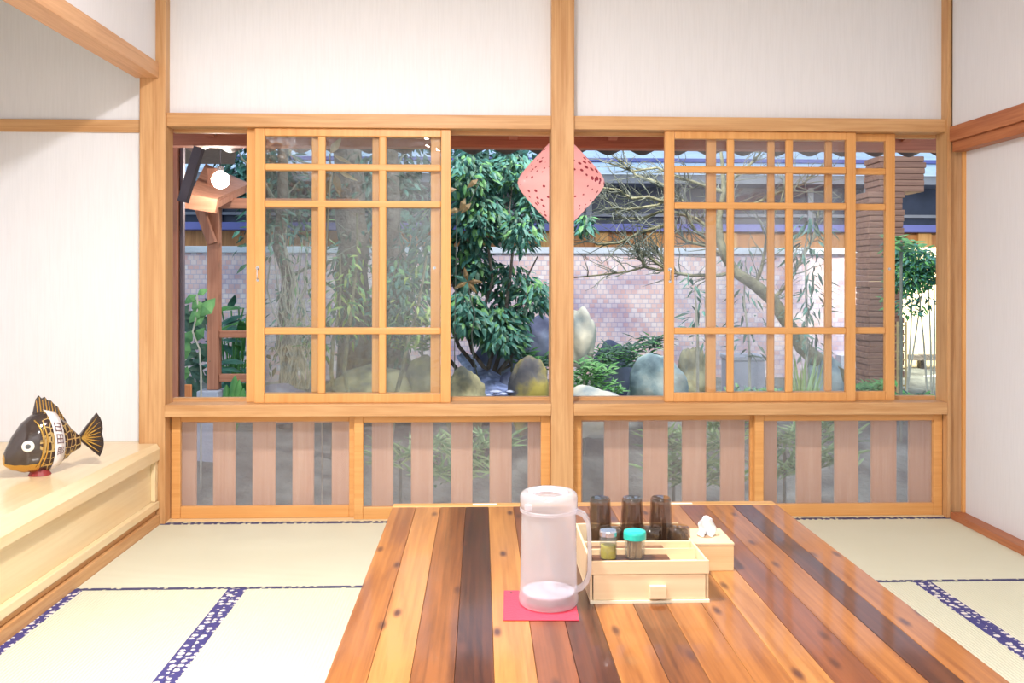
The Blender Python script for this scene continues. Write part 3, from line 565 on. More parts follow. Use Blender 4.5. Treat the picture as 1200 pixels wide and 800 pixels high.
tag(g.obj('toothpicks', M['pick'], r3), 'bundle of pale toothpicks', kind='stuff')
# tissue box
tx0, tx1, ty0, ty1 = .5375, .652, 2.262, 2.395
r = empty('tissue_box', 'square wooden tissue box behind the right end of the caddy', 'tissue box', ((tx0 + tx1) / 2, (ty0 + ty1) / 2, Z)); c = tuple(r.location)
MB().box(tx0, tx1, ty0, ty1, Z, Z + .066).obj('box', M['tissuebox'], r, bevel=.001, loc=c)
MB().box(tx0 - .001, tx1 + .001, ty0 - .001, ty1 + .001, Z + .066, Z + .072).obj('lid', M['boxw'], r, bevel=.001, loc=c)
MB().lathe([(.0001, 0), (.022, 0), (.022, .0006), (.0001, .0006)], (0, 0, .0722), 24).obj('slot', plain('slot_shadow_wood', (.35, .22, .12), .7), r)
g = MB(); rows = []
for i in range(9):
    tt = i / 8; row = []
    for j in range(11):
        u = j / 10 - .5; row.append(((u * (.034 + .012 * math.sin(tt * 3))) + .012 * tt + .006 * math.sin(tt * 5), .010 * math.sin(u * 9 + tt * 3) * (1 - .3 * tt) + .004 * math.cos(tt * 9 + j), .070 + tt * .050 + .006 * math.sin(u * 7 + 1) * tt))
    rows.append(row)
g.add([v for rw in rows for v in rw], [(i * 11 + j, i * 11 + j + 1, (i + 1) * 11 + j + 1, (i + 1) * 11 + j) for i in range(8) for j in range(10)])
o = g.obj('paper_tissue', M['tissue'], r, smooth=True); o.location = (-.004, 0, 0); md = o.modifiers.new('t', 'SOLIDIFY'); md.thickness = .0012
o['label'] = 'white tissue pulled up from the slot'

# ------------------------------------------------------------------ fish ornament on the platform
fo = empty('fish_ornament', 'dark glazed fish figurine with gold fins and a white lettered band', 'figurine', (U(31, 530, y=3.33).x + .018, 3.44, .3655), rz=R(45))
fo.scale = (1.0, 1.04, .97)
def ell(ax, n=40, k=28, f=None):
    pass
NS, NR = 40, 36
def body_pt(s, a):
    # s 0 (mouth, -x) .. 1 (tail root, +x); a around
    x = -.145 + .27 * s
    pr = [(0, .020), (.04, .040), (.12, .068), (.25, .098), (.4, .116), (.52, .120), (.66, .108), (.8, .075), (.9, .045), (1, .026)]
    for (s0, r0), (s1, r1) in zip(pr, pr[1:]):
        if s <= s1: tt = (s - s0) / (s1 - s0); tt = tt * tt * (3 - 2 * tt) * .4 + tt * .6; rr = r0 + (r1 - r0) * tt; break
    zc = .105 + .02 * math.sin(math.pi * s) - .052 * (1 - s) ** 3 - .02 * s
    w_ = .62
    return Vector((x, rr * w_ * math.cos(a), zc + rr * math.sin(a)))
vs = []; fs = []; mi = []
for i in range(NS + 1):
    for j in range(NR): vs.append(body_pt(i / NS, 2 * math.pi * j / NR))
for i in range(NS):
    s = i / NS
    for j in range(NR):
        fs.append((i * NR + j, i * NR + (j + 1) % NR, (i + 1) * NR + (j + 1) % NR, (i + 1) * NR + j))
        sh = s + .05 * math.cos(2 * math.pi * (j + .5) / NR * 2)
        a = 2 * math.pi * (j + .5) / NR
        mi.append(2 if (math.sin(a) < -.62 and s < .4) else (0 if sh < .42 else (1)))
fs += [tuple(range(NR))[::-1], tuple(NS * NR + j for j in range(NR))]; mi += [2, 1]
g = MB(); g.v = [tuple(v) for v in vs]; g.f = fs; g.mi = mi
me = bpy.data.meshes.new('body'); me.from_pydata(g.v, [], g.f)
for mt in (M['black'], M['scales'], M['gold']): me.materials.append(mt)
me.polygons.foreach_set('material_index', mi); me.polygons.foreach_set('use_smooth', [True] * len(fs))
bo = bpy.data.objects.new('body', me); COL.objects.link(bo); bo.parent = fo
zmin = min(v[2] for v in vs)
# gill ridges
for k, s0 in enumerate((.37, .41)):
    g = MB(); g.tube([body_pt(s0 + .05 * math.cos(a * 2) + k * .01, a) * 1.0 + Vector((0, -.002 if math.cos(a) < 0 else .002, 0)) for a in [R(180 + q) for q in range(-60 + k * 20, 56, 8)]], .0032, 8)
    g.obj('gill_ridge', M['gold'], bo, smooth=True)
# eye
for sg in (180, 0):
    pe = body_pt(.235, R(sg - 8 if sg else 8)); nx = Vector((-.42, -1 if sg else 1, 0)).normalized()
    g = MB(); g.tube([pe - nx * .004, pe + nx * .003, pe + nx * .005], [.021, .021, .017], 24); e_ = g.obj('eye', M['eyew'], bo)
    g = MB(); g.tube([pe + nx * .004, pe + nx * .007], [.010, .008], 20); g.obj('pupil', M['eyeg'], e_)
# dorsal fin: crest with spines
g = MB(); crest = []
tops = [(.38, .0), (.42, .050), (.46, .062), (.50, .046), (.54, .052), (.58, .040), (.62, .044), (.66, .034), (.71, .034), (.76, .022), (.82, .012), (.86, 0)]
v_ = []
for s, h in tops:
    b0 = body_pt(s, R(90)) - Vector((0, 0, .012)); v_ += [b0 + Vector((0, -.007, 0)), b0 + Vector((0, .007, 0)), b0 + Vector((-.004, .003, .012 + h)), b0 + Vector((-.004, -.003, .012 + h))]
n_ = len(tops); fs = [(i * 4 + j, i * 4 + (j + 1) % 4, (i + 1) * 4 + (j + 1) % 4, (i + 1) * 4 + j) for i in range(n_ - 1) for j in range(4)] + [(0, 1, 2, 3), tuple((n_ - 1) * 4 + j for j in (3, 2, 1, 0))]
df = g.add(v_, fs).obj('dorsal_fin', M['black'], bo, bevel=.002)
for s, h in tops[1:10:1]:
    b0 = body_pt(s, R(90)); MB().tube([b0 + Vector((.003, -.0075, -.012)), b0 + Vector((-.003, -.0045, h * .9))], [.003, .0015], 6).obj('fin_ray', M['gold'], df)
# tail fin
tr = body_pt(1, 0); tr.y = 0; tr.z = .100
fan = []
for i in range(9):
    a = R(-48 + 104 * i / 8); ln = .085 + .030 * abs(i - 4) / 4
    fan.append((tr + Vector((math.cos(a) * ln, 0, math.sin(a) * ln))))
v_ = [tr + Vector((-.012, -.008, -.024)), tr + Vector((-.012, .008, -.024)), tr + Vector((-.012, .008, .024)), tr + Vector((-.012, -.008, .024))]
fr_ = []; g = MB()
fv = [tr + Vector((-.01, -.007, 0)), tr + Vector((-.01, .007, 0))]
for q in fan: fv += [q + Vector((0, -.0025, 0)), q + Vector((0, .0025, 0))]
ff = []
for i in range(8):
    a0 = 2 + 2 * i; ff += [(0, a0, a0 + 2), (1, a0 + 3, a0 + 1), (a0, a0 + 1, a0 + 3, a0 + 2)]
ff += [(0, 1, 3, 2), (0, 18, 19, 1)]
tf = g.add(fv, ff).obj('tail_fin', M['black'], bo)
for q in range(8):
    e1 = (fan[q] + fan[q + 1]) / 2
    MB().tube([tr + Vector((.005, -.007, 0)), tr.lerp(e1, .55) + Vector((0, -.0055, 0)), tr.lerp(e1, .9) + Vector((0, -.003, 0))], [.003, .0035, .001], 6).obj('fin_ray', M['gold'], tf)
# paper band round the body
g = MB(); vs = []; nb = 40
sb = lambda a, e: .60 + .075 * e + .04 * math.cos(a) ** 2 - .03 * math.sin(a)
for i in range(nb + 1):
    a = R(60 + 240 * i / nb)
    for e in (-1, 1):
        q = body_pt(sb(a, e), a); q.y *= 1.05; q.z = .11 + (q.z - .11) * 1.03; vs.append(q)
g.add(vs, [(2 * i, 2 * i + 1, 2 * i + 3, 2 * i + 2) for i in range(nb)])
band = g.obj('paper_band', M['bandw'], bo, smooth=True); md = band.modifiers.new('s', 'SOLIDIFY'); md.thickness = .0012
band['label'] = 'white paper band with dark characters'
for k, ch in enumerate('日田郎'):
    cu = bpy.data.curves.new('t', 'FONT'); cu.body = ch; cu.size = .038; cu.align_x = 'CENTER'; cu.align_y = 'CENTER'
    to = bpy.data.objects.new('t', cu); COL.objects.link(to); bpy.context.view_layer.update()
    dg = bpy.context.evaluated_depsgraph_get(); me = bpy.data.meshes.new_from_object(to.evaluated_get(dg)); bpy.data.objects.remove(to)
    if len(me.vertices) == 0: continue
    xs_ = [v.co.x for v in me.vertices]; ys_ = [v.co.y for v in me.vertices]; mxx, mnx, mxy, mny = max(xs_), min(xs_), max(ys_), min(ys_)
    bm = bmesh.new(); bm.from_mesh(me)
    ac = R(150 + 24 * k)
    for v in bm.verts:
        e = ((v.co.x - mnx) / (mxx - mnx) - .5) * 1.25; a = ac - ((v.co.y - mny) / (mxy - mny) - .5) * R(19)
        q = body_pt(sb(a, e), a); q.y = q.y * 1.05 - .0022; q.z = .11 + (q.z - .11) * 1.03; v.co = q
    bm.to_mesh(me); bm.free(); me.materials.append(M['ink'])
    ob = bpy.data.objects.new('written_character', me); COL.objects.link(ob); ob.parent = band
MB().lathe([(.0001, 0), (.040, 0), (.034, .012), (.03, .022), (.0001, .022)], (-.02, 0, 0), 24).obj('stand', M['redstand'], fo)
bo.location = (0, 0, .012 - zmin)

# ------------------------------------------------------------------ ceiling lamp of the room and an added fill lamp (above the view)
for nm, lb, x, y in (('ceiling_light', 'round ceiling lamp over the far part of the table', -.45, 1.75), ('ceiling_light', 'round fill lamp added behind the viewer', -.1, -.5)):
    r = empty(nm, lb, 'ceiling lamp', (x, y, ZC), group=None)
    MB().lathe([(.0001, -.001), (.25, -.001), (.25, -.03), (.235, -.034), (.0001, -.034)], n=40).obj('housing', M['white'], r)
    MB().lathe([(.0001, -.036), (.22, -.036), (.215, -.046), (.0001, -.05)], n=40).obj('diffuser', M['lampdisc'], r)
#GARDEN
# ------------------------------------------------------------------ the garden
def smooth(t): t = max(0, min(1, t)); return t * t * (3 - 2 * t)
def ground_z(x, y): return -.42 + .52 * smooth((y - 5.4) / 1.5) + .03 * math.sin(x * 2.3 + y) + .02 * math.sin(x * 5.1 - y * 3)
g = MB(); nx_, ny_ = 60, 50; X0, X1, Y0, Y1 = -6, 9, 4.22, 13.5
for i in range(ny_ + 1):
    for j in range(nx_ + 1):
        x = X0 + (X1 - X0) * j / nx_; y = Y0 + (Y1 - Y0) * i / ny_; g.v.append((x, y, ground_z(x, y)))
for i in range(ny_):
    for j in range(nx_): a = i * (nx_ + 1) + j; g.f.append((a, a + 1, a + nx_ + 2, a + nx_ + 1)); g.mi.append(0)
struct(g.obj('ground', M['soil'], smooth=True), 'dark garden soil rising towards the brick wall', 'ground')

struct(MB().box(-2.6, 3.2, 4.34, 5.5, -.43, -.385).obj('gravel_strip', plain('pale_gravel', (.78, .79, .83), .9, var=.25, vscale=40, bump=.4, bscale=90)), 'pale gravel strip along the house outside the low panels', 'gravel')
# eaves over the window
YE = 5.0
zb = uz(600, 173, YE)
struct(MB().box(-2.4, 3.2, YE, YE + .09, zb, 1.945).obj('trim_19', M['eave'], bevel=.004), 'reddish eave beam outside the window', 'eave beam')
g = MB(); ncol = 220; xa, xb_ = -1.75, 3.3
y1_, z1_ = 5.34, uz(600, 180, 5.34) + .012; y0_, z0_ = 4.2, 2.26
for j in range(ncol + 1):
    x = xa + (xb_ - xa) * j / ncol; a = .018 * math.sin(2 * math.pi * x / .205)
    g.v += [(x, y1_, z1_ + a), (x, y0_, z0_ + a), (x, y0_, z0_ + a + .006), (x, y1_, z1_ + a + .006)]
for j in range(ncol):
    for k in range(4): g.f.append((j * 4 + k, j * 4 + (k + 1) % 4, (j + 1) * 4 + (k + 1) % 4, (j + 1) * 4 + k)); g.mi.append(0)
struct(g.obj('eave_roof', M['corr'], smooth=True), 'dark corrugated eave roof with a wavy lower edge', 'roof')
for k in range(9):
    x = -1.5 + k * .56
    r = MB().bar((x, 4.22, 2.13), (x, 4.985, 1.915), .05, .05).obj('rafter', M['eave'], bevel=.002)
    tag(r, 'reddish rafter under the eave roof above the window', 'rafter', 'rafters of the eave')

# pink lantern
lc = U(657, 214, y=4.62); hw = 51 / 1040 * 4.62
lt = empty('silk_lantern', 'pink spotted silk lantern hanging outside behind the middle post', 'lantern', tuple(lc))
prof = [(.035, -.245), (.055, -.235)]
for i in range(25):
    tt = -1 + i / 12; q = abs(tt)
    rr = hw * (1 - .80 * (math.sqrt(q * q + .035) - math.sqrt(.035)) / (math.sqrt(1.035) - math.sqrt(.035)))
    prof.append((rr, tt * .225))
prof += [(.055, .235), (.035, .245)]
MB().lathe(prof, n=48).obj('silk_shade', M['silk'], lt, smooth=True)
MB().lathe([(.0001, .245), (.038, .245), (.038, .26), (.0001, .262)], n=20).obj('top_cap', M['dark'], lt)
MB().lathe([(.0001, -.262), (.038, -.26), (.038, -.245), (.0001, -.245)], n=20).obj('bottom_cap', M['dark'], lt)
MB().tube([(0, 0, .26), (0, 0, 2.12 - lc.z)], .004, 6).obj('cord', M['dark'], lt)
l = bpy.data.lights.new('lantern_fill_light', 'POINT'); l.energy = 1.2; l.color = (1, .9, .86); l.shadow_soft_size = .05; o = bpy.data.objects.new('lantern_fill_light', l); COL.objects.link(o); o.location = lc  # added light that brightens the pink silk; the lantern itself is unlit

# garden wall
YW = 9.0
wx0, wx1 = U(150, 300, y=YW).x, U(1019, 300, y=YW).x
r = empty('garden_wall', 'long pinkish brick garden wall with a pale coping', 'wall', ((wx0 + wx1) / 2, YW, ground_z(0, YW))); c = tuple(r.location)
zc0, zc1 = uz(600, 297, YW), uz(600, 289.5, YW)
MB().box(wx0, wx1, YW, YW + .18, .0, zc0).obj('brickwork', M['brick'], r, loc=c)
MB().box(wx0 - .03, wx1 + .03, YW - .04, YW + .22, zc0, zc1).obj('coping', M['cap'], r, bevel=.008, loc=c)
a = U(1000, 430, y=YW - .1)
MB().box(U(985, 430, y=8.9).x, wx1 + .02, YW - .12, YW, .0, uz(1000, 415, 8.9)).obj('footing', M['concrete'], r, loc=c)
# ochre garden wall further right
x0_ = U(1048, 400, y=9.6).x
r = MB().box(x0_ - .3, 8.5, 9.6, 9.75, .0, uz(1070, 288, 9.6)).obj('boundary_wall', M['ochre'])
tag(r, 'cream wall seen through the gap at the far right', 'wall')
r = MB().box(x0_, 8.5, 8.9, 9.59, .08, .125).obj('garden_path', M['path']); tag(r, 'pale garden path below the cream wall', 'path')
for py in (417, 434):
    z_ = uz(1075, py, 9.45); r = MB().box(x0_ + .1, 8.5, 9.43, 9.5, z_ - .03, z_ + .03).box(x0_ + .25, x0_ + .31, 9.501, 9.56, .13, z_ + .03).obj('fence_rail', M['bark2'])
    tag(r, 'dark horizontal fence rail before the cream wall, the %s one' % ('upper' if py == 417 else 'lower'), 'rail')

# neighbour's house
YH = 12.0
def hz(py): return uz(600, py, YH)
r = empty('house', 'dark house beyond the brick wall with a pale blue roof and orange boards', 'house', (1.2, YH, 0)); c = tuple(r.location)
hx0, hx1 = -6.5, 8.5
MB().box(hx0, hx1, YH + .3, YH + 4, .2, hz(214)).obj('dark_wall', M['darkglass'], r, loc=c)
MB().box(hx0, hx1, YH + .05, YH + .299, hz(291) - .4, hz(271)).obj('orange_siding', M['siding'], r, loc=c)
MB().box(hx0, hx1, YH - .12, YH + .299, hz(271) + .001, hz(262)).obj('violet_ledge', M['band'], r, bevel=.01, loc=c)
MB().box(hx0, hx1, YH - .25, YH + .6, hz(216), hz(206)).obj('eave_board', M['fascia'], r, loc=c)
g = MB(); g.add([(hx0, YH - .3, hz(206) + .001), (hx1, YH - .3, hz(206) + .001), (hx1, YH + 4.2, hz(206) + 1.45), (hx0, YH + 4.2, hz(206) + 1.45), (hx0, YH - .3, hz(206) + .05), (hx1, YH - .3, hz(206) + .05), (hx1, YH + 4.2, hz(206) + 1.5), (hx0, YH + 4.2, hz(206) + 1.5)],
      [(0, 3, 2, 1), (4, 5, 6, 7), (0, 1, 5, 4), (1, 2, 6, 5), (2, 3, 7, 6), (3, 0, 4, 7)]).obj('roof', M['roofm'], r, loc=c)
for k in range(3):
    yy = YH + .25 + k * 1.1; zz = hz(206) + .05 + (yy - YH + .3) * .322
    MB().bar((hx0, yy, zz + .03), (hx1, yy, zz + .03), .06, .05).obj('roof_bar', M['band'], r, loc=c)
for px in (255, 330, 460, 580, 690, 800, 950, 1015):
    xx = U(px, 240, y=YH + .2).x
    wf = MB().box(xx - .04, xx + .04, YH + .2, YH + .29, hz(262) + .002, hz(216) - .002).obj('window_post', M['fascia'], r, bevel=.004, loc=c)
for px in (705, 765, 855, 1083, 640):
    xx = U(px, 280, y=YH).x; MB().box(xx - .09, xx + .09, YH - .02, YH + .049, hz(291) - .4, hz(271)).obj('board_post', wood('post%d' % px, (.55, .27, .08), (.72, .40, .14), 'z', 1, .6), r, loc=c)
zz = hz(250); MB().box(hx0, hx1, YH + .22, YH + .28, zz - .02, zz + .02).obj('window_rail', M['fascia'], r, loc=c)

# stacked-log pillar at the right
YL = 7.6
r = empty('log_stack_pillar', 'tall pillar of brown logs laid crosswise, wider at the top', 'pillar', (U(1040, 300, y=YL).x, YL, ground_z(3, YL))); c = tuple(r.location)
y_ = 182; py_edges = []
def lz(py): return uz(1060, py, YL)
z = lz(181); n = 0
while z > -.0:
    hgt = .052; wide = z > lz(222)
    a, b_ = (1030, 1084) if wide else (1018, 1059)
    if not wide: pass
    xa_, xb2 = U(a + random.uniform(-1.5, 1.5), 200, y=YL).x, U(b_ + random.uniform(-1.5, 1.5), 200, y=YL).x
    MB().box(xa_, xb2, YL, YL + .3, z - hgt + .0012, z).obj('log', M['logs'], r, bevel=.008, loc=c)
    z -= hgt; n += 1

# ---- porch at the left
M['darkgrey'] = plain('dark_grey_timber', (.13, .10, .11), .7, var=.25)
YP = 6.2
def P(px, py, Y=YP): return U(px, py, y=Y)
r = empty('porch', 'cedar porch frame with a brace and a tie beam at the left', 'porch', tuple(P(249, 460))); c = tuple(r.location)
q = P(249, 232)
MB().box(P(242.5, 300).x, P(256, 300).x, YP, YP + .08, P(249, 458).z, P(249, 198).z).obj('post', M['eave_z'], r, bevel=.004, loc=c)
MB().box(P(256.5, 300).x, P(420, 300).x, YP + .005, YP + .075, P(250, 245).z, P(250, 233).z).obj('tie_beam', M['eave_x'], r, bevel=.004, loc=c)
for q0, q1 in ((397, 389), (449, 440)): MB().box(P(256.5, 300).x, P(298, 300).x, YP + .01, YP + .06, P(250, q0).z, P(250, q1).z).obj('rail', M['eave_x'], r, bevel=.003, loc=c)
MB().bar(P(230, 236, YP - .05), P(249, 287, YP - .05), .05, .06).obj('brace', M['eave_z'], r, bevel=.004, loc=c)
r2 = MB().box(P(234, 460).x, P(259, 460).x, YP - .06, YP + .12, -.3, P(249, 458).z - .002).obj('concrete_block', M['concrete'], bevel=.006); tag(r2, 'pale concrete block under the porch post', 'block')
# second post close to the left edge with grey pipe
Yq = 5.3
r3 = MB().box(U(196, 300, y=Yq).x, U(208, 300, y=Yq).x, Yq, Yq + .08, -.4, 2.2).obj('porch_post', wood('red_post', (.42, .15, .08), (.56, .24, .14), 'z', 1, .6), bevel=.004); tag(r3, 'reddish porch post at the extreme left of the window', 'post')
r3 = MB().box(U(209, 300, y=Yq).x, U(213, 300, y=Yq).x, Yq + .02, Yq + .06, -.4, 2.0).obj('drain_pipe', M['darkgrey'], bevel=.004); tag(r3, 'thin grey upright pipe beside the reddish porch post', 'pipe')
q = U(211, 440, y=5.2); r3 = MB().box(U(212, 440, y=5.6).x, U(224.5, 440, y=5.6).x, 5.6, 5.62, -.4, U(218, 452, y=5.6).z).obj('marker_board', M['orange'], bevel=.005); tag(r3, 'small upright orange board at the lower left of the window', 'board')
# porch roof with rafters lit by the bulb
def slab(corners, th):
    a = [Vector(q) for q in corners]; n_ = (a[1] - a[0]).cross(a[3] - a[0]).normalized(); n_ = n_ if n_.z > 0 else -n_
    return MB().add(a + [q + n_ * th for q in a], [(0, 3, 2, 1), (4, 5, 6, 7), (0, 1, 5, 4), (1, 2, 6, 5), (2, 3, 7, 6), (3, 0, 4, 7)])
r = empty('porch_canopy', 'small canopy of orange boards and rafters lit by the bare bulb', 'canopy', tuple(P(258, 215, 5.9))); c = tuple(r.location)
cA, cB, cC, cD = P(222, 232, 5.75), P(252, 238, 5.75), P(292, 219, 6.7), P(240, 196, 6.9)
slab((cA, cB, cC, cD), .02).obj('board', M['eave_x'], r, loc=c)
for k in range(4):
    t_ = .06 + k / 3.4; p0, p1 = cA.lerp(cB, t_), cD.lerp(cC, t_); MB().bar(p0 - Vector((0, 0, .025)), p1 - Vector((0, 0, .025)), .03, .04).obj('rafter', M['eave_z'], r, loc=c)
MB().bar(cA + Vector((-.02, -.03, -.03)), cB + Vector((.02, -.03, -.03)), .04, .09).obj('front_board', M['eave_x'], r, loc=c)
r = empty('porch_roof', 'dim grey brown roof underside above the porch lamp', 'roof', tuple(P(240, 170, 6.5))); c = tuple(r.location)
slab((Vector((-2.9, 5.45, 2.10)), Vector((-1.45, 5.45, 2.10)), Vector((-2.2, 8.0, 2.13)), Vector((-4.2, 8.0, 2.13))), .03).obj('underside', M['greypost'], r, loc=c)
r3 = MB().bar(U(233, 174, y=4.96), U(214, 238, y=4.96), .05, .05).obj('porch_brace', M['darkgrey'], bevel=.003); tag(r3, 'dark slanting brace at the upper left corner of the window', 'brace')
# bulb lamp
bc = U(258, 212, y=5.55)
r = empty('outdoor_lamp', 'glaring bare bulb lamp under the porch roof', 'lamp', tuple(bc))
vs = MB(); vs.lathe([(.0001, -.055), (.027, -.047), (.047, -.027), (.055, 0), (.047, .027), (.027, .047), (.0001, .055)], n=24).obj('bulb', M['bulb'], r, smooth=True)
MB().tube([(0, 0, .054), (0, 0, .085)], .02, 12).obj('socket', M['dark'], r); MB().tube([(0, 0, .075), (0, 0, 2.103 - bc.z)], .004, 6).obj('cable', M['dark'], r)
l = bpy.data.lights.new('bulb_light', 'POINT'); l.energy = 7; l.color = (1, .88, .72); l.shadow_soft_size = .04; o = bpy.data.objects.new('bulb_light', l); COL.objects.link(o); o.location = tuple(bc + Vector((.0, -.06, -.03)))

# ---- vegetation builders
def blob_foliage(g, cen, rad, n, ln, wd, m=0, down=.4, rng=random):
    for _ in range(n):
        while True:
            q = Vector((rng.uniform(-1, 1), rng.uniform(-1, 1), rng.uniform(-1, 1)))
            if q.length < 1: break
        p = Vector(cen) + Vector((q.x * rad[0], q.y * rad[1], q.z * rad[2]))
        d = Vector((q.x + rng.uniform(-.6, .6), q.y + rng.uniform(-.6, .6), rng.uniform(-.7, .5) - down)).normalized()
        s_ = rng.uniform(.6, 1.25); g.leaf(p, d, (rng.uniform(-.5, .5), rng.uniform(-1, .2), 1), ln * s_, wd * s_, m if not isinstance(m, tuple) else rng.choice(m))
def plant(name, label, cat, loc, blobs, mats, stems, stemmat, group=None, ln=.07, wd=.026, down=.4):
    r = empty(name, label, cat, loc, group)
    g = MB()
    for cen, rad, n, m in blobs: blob_foliage(g, cen, rad, n, ln, wd, m, down)
    g.obj('foliage', mats, r, loc=loc)
    g = MB()
    for pts, ra in stems: g.tube(pts, ra, 7)
    g.obj('stems', stemmat, r, smooth=True, loc=loc)
    return r
def gz(x, y): return ground_z(x, y) - .02
def wander(p, q, n, amp, rng=random):
    p, q = Vector(p), Vector(q); out = []
    for i in range(n + 1):
        t_ = i / n; k = math.sin(math.pi * t_) * amp
        out.append(p.lerp(q, t_) + Vector((rng.uniform(-k, k), rng.uniform(-k, k), rng.uniform(-k, k) * .5)))
    return out
random.seed(21)
# big leafy shrub in the middle gap of the left bay
YS1 = 6.7
def S(px, py, Y=YS1): return U(px, py, y=Y)
base = S(575, 455); base.z = gz(base.x, YS1)
blobs = []
for px, py, rx, rz_, n in ((545, 205, .22, .16, 240), (600, 200, .22, .14, 200), (625, 235, .12, .18, 90), (560, 255, .22, .22, 330), (610, 270, .16, .16, 130), (550, 310, .18, .2, 240), (595, 330, .22, .16, 130), (625, 345, .14, .14, 90), (575, 375, .28, .14, 380), (590, 395, .18, .1, 180), (545, 365, .14, .16, 160), (470, 350, .2, .35, 240), (505, 290, .16, .4, 260), (684, 262, .05, .07, 30)):
    blobs.append((S(px, py, YS1 + random.uniform(-.2, .25)), (rx, .28, rz_), int(n * 2.6), (0, 0, 0, 1, 2)))
st = [(wander(base, S(px, py), 7, .08), [.022 - .0024 * k for k in range(8)]) for px, py in ((560, 200), (600, 215), (630, 300), (540, 300), (600, 380), (510, 280), (470, 340))]
plant('broadleaf_shrub', 'dense teal green shrub filling the gap left of the middle post', 'shrub', tuple(base), blobs, [M['leaf'], M['leafd'], M['leaf2']], st, M['bark2'], ln=.085, wd=.032, down=.5)
# brown magnolia leaves hanging in the same gap
r = empty('magnolia_sprig', 'sprig of brown and teal oval leaves near the front of the shrub', 'sprig', tuple(S(545, 330, 5.9)))
c = tuple(r.location); g = MB(); q = S(548, 330, 5.9)
for k in range(7): a = k * .9; g.leaf(q, (math.cos(a), -.2, math.sin(a)), (0, -1, .2), .10, .035, k % 2)
g.obj('leaves', [M['leafb'], M['leaf']], r, loc=c); MB().tube(wander(q, S(560, 440, 6.6), 6, .03) + [Vector((S(560, 440, 6.6).x, 6.6, gz(-.1, 6.6)))], .005, 6).obj('stem', M['twig'], r, smooth=True, loc=c)
r = empty('magnolia_sprig', 'brown oval leaves of the shrub just under the eave', 'sprig', tuple(S(545, 235, 5.9)))
c = tuple(r.location); g = MB()
for k, (px, py) in enumerate(((545, 232), (560, 210), (552, 238), (535, 222), (540, 245))): g.leaf(S(px, py, 5.9), (random.uniform(-1, 1), -.2, random.uniform(-.8, .3)), (0, -1, .3), .10, .04, 0)
g.obj('leaves', [M['leafb']], r, loc=c); MB().tube([S(562, 212, 5.92), S(550, 238, 5.92), S(535, 250, 6.0), S(533, 400, 6.3), Vector((S(533, 400, 6.3).x, 6.3, gz(-.4, 6.3)))], .004, 6).obj('stem', M['twig'], r, smooth=True, loc=c)
# pale leaf sprig behind the left sash
Yl = 4.5
r = empty('leaf_sprig', 'pale cream leaf sprig close behind the left window panes', 'sprig', tuple(U(392, 205, y=Yl))); c = tuple(r.location); g = MB()
L0 = lambda px, py: U(px, py, y=Yl)
for a, b_, wd, m in (((386, 181), (399, 162), .042, 0), ((389, 182), (411, 192), .022, 0), ((394, 200), (418, 212), .022, 0), ((391, 200), (398, 230), .042, 1), ((388, 200), (370, 222), .03, 1), ((388, 205), (380, 232), .03, 1)):
    p0, p1 = L0(*a), L0(*b_); g.leaf(p0, p1 - p0, (0, -1, .15), (p1 - p0).length * 1.05, wd, m, .05)
g.obj('leaves', [M['leafp'], M['leafb']], r, loc=c); MB().tube([L0(386, 181), L0(386, 190), L0(389, 200), L0(386, 225), L0(384, 260), L0(380, 330), L0(378, 420)] + [Vector((L0(378, 420).x, Yl, -.4))], .005, 6).obj('stem', M['stem'], r, smooth=True, loc=c)
# tree trunks behind the left sash
for lb, pxb, pxt, Y, ra in (('thick dark rough tree trunk seen through the middle panes of the left sash', 415, 408, 7.0, .13), ('rough tree trunk seen through the right panes of the left sash', 470, 455, 7.5, .10), ('slim grey trunk seen through the left panes of the left sash', 335, 330, 6.6, .045)):
    b0 = U(pxb, 450, y=Y); b0.z = gz(b0.x, Y) ; t0 = U(pxt, 150, y=Y)
    r = empty('tree', lb, 'tree', tuple(b0)); c = tuple(b0)
    n = 10; pts = wander(b0, t0, n, .05); MB().tube(pts, [ra * (1.15 - .35 * i / n) for i in range(n + 1)], 14).obj('trunk', M['bark2'], r, smooth=True, loc=c)
    g = MB()
    for _ in range(9):
        s_ = random.choice(pts[4:]); e_ = s_ + Vector((random.uniform(-.6, .6), random.uniform(-.4, .4), random.uniform(.1, .6))); g.tube(wander(s_, e_, 4, .05), [.018, .014, .01, .007, .003], 6)
    g.obj('branches', M['twig'], r, smooth=True, loc=c)
    g = MB()
    for _ in range(8):
        s_ = random.choice(pts[3:]); blob_foliage(g, s_ + Vector((random.uniform(-.35, .35), random.uniform(-.3, .3), random.uniform(-.2, .3))), (.22, .2, .2), 45, .09, .03, (0, 1))
    g.obj('foliage', [M['leaf'], M['leafd']], r, loc=c)
for k, (pb, pt_, Y) in enumerate(((402, 418, 6.0), (390, 398, 6.2), (455, 500, 6.3))):
    b0 = U(pb, 470, y=Y); b0.z = gz(b0.x, Y); t0 = U(pt_, 300 if k else 250, y=Y)
    r = empty('sapling', ('yellow green stem curving up in front of the dark trunk', 'straight slim yellow green stem beside the dark trunk', 'leaning thin stem behind the right panes of the left sash')[k], 'sapling', tuple(b0)); c = tuple(b0)
    MB().tube(wander(b0, t0, 7, .04), [.02 - .0018 * i for i in range(8)], 8).obj('stem', M['bark'], r, smooth=True, loc=c)
    g = MB(); blob_foliage(g, t0.lerp(b0, .25), (.2, .12, .3), 70, .09, .022, (0, 1)); g.obj('foliage', [M['leafy'], M['leaf2']], r, loc=c)
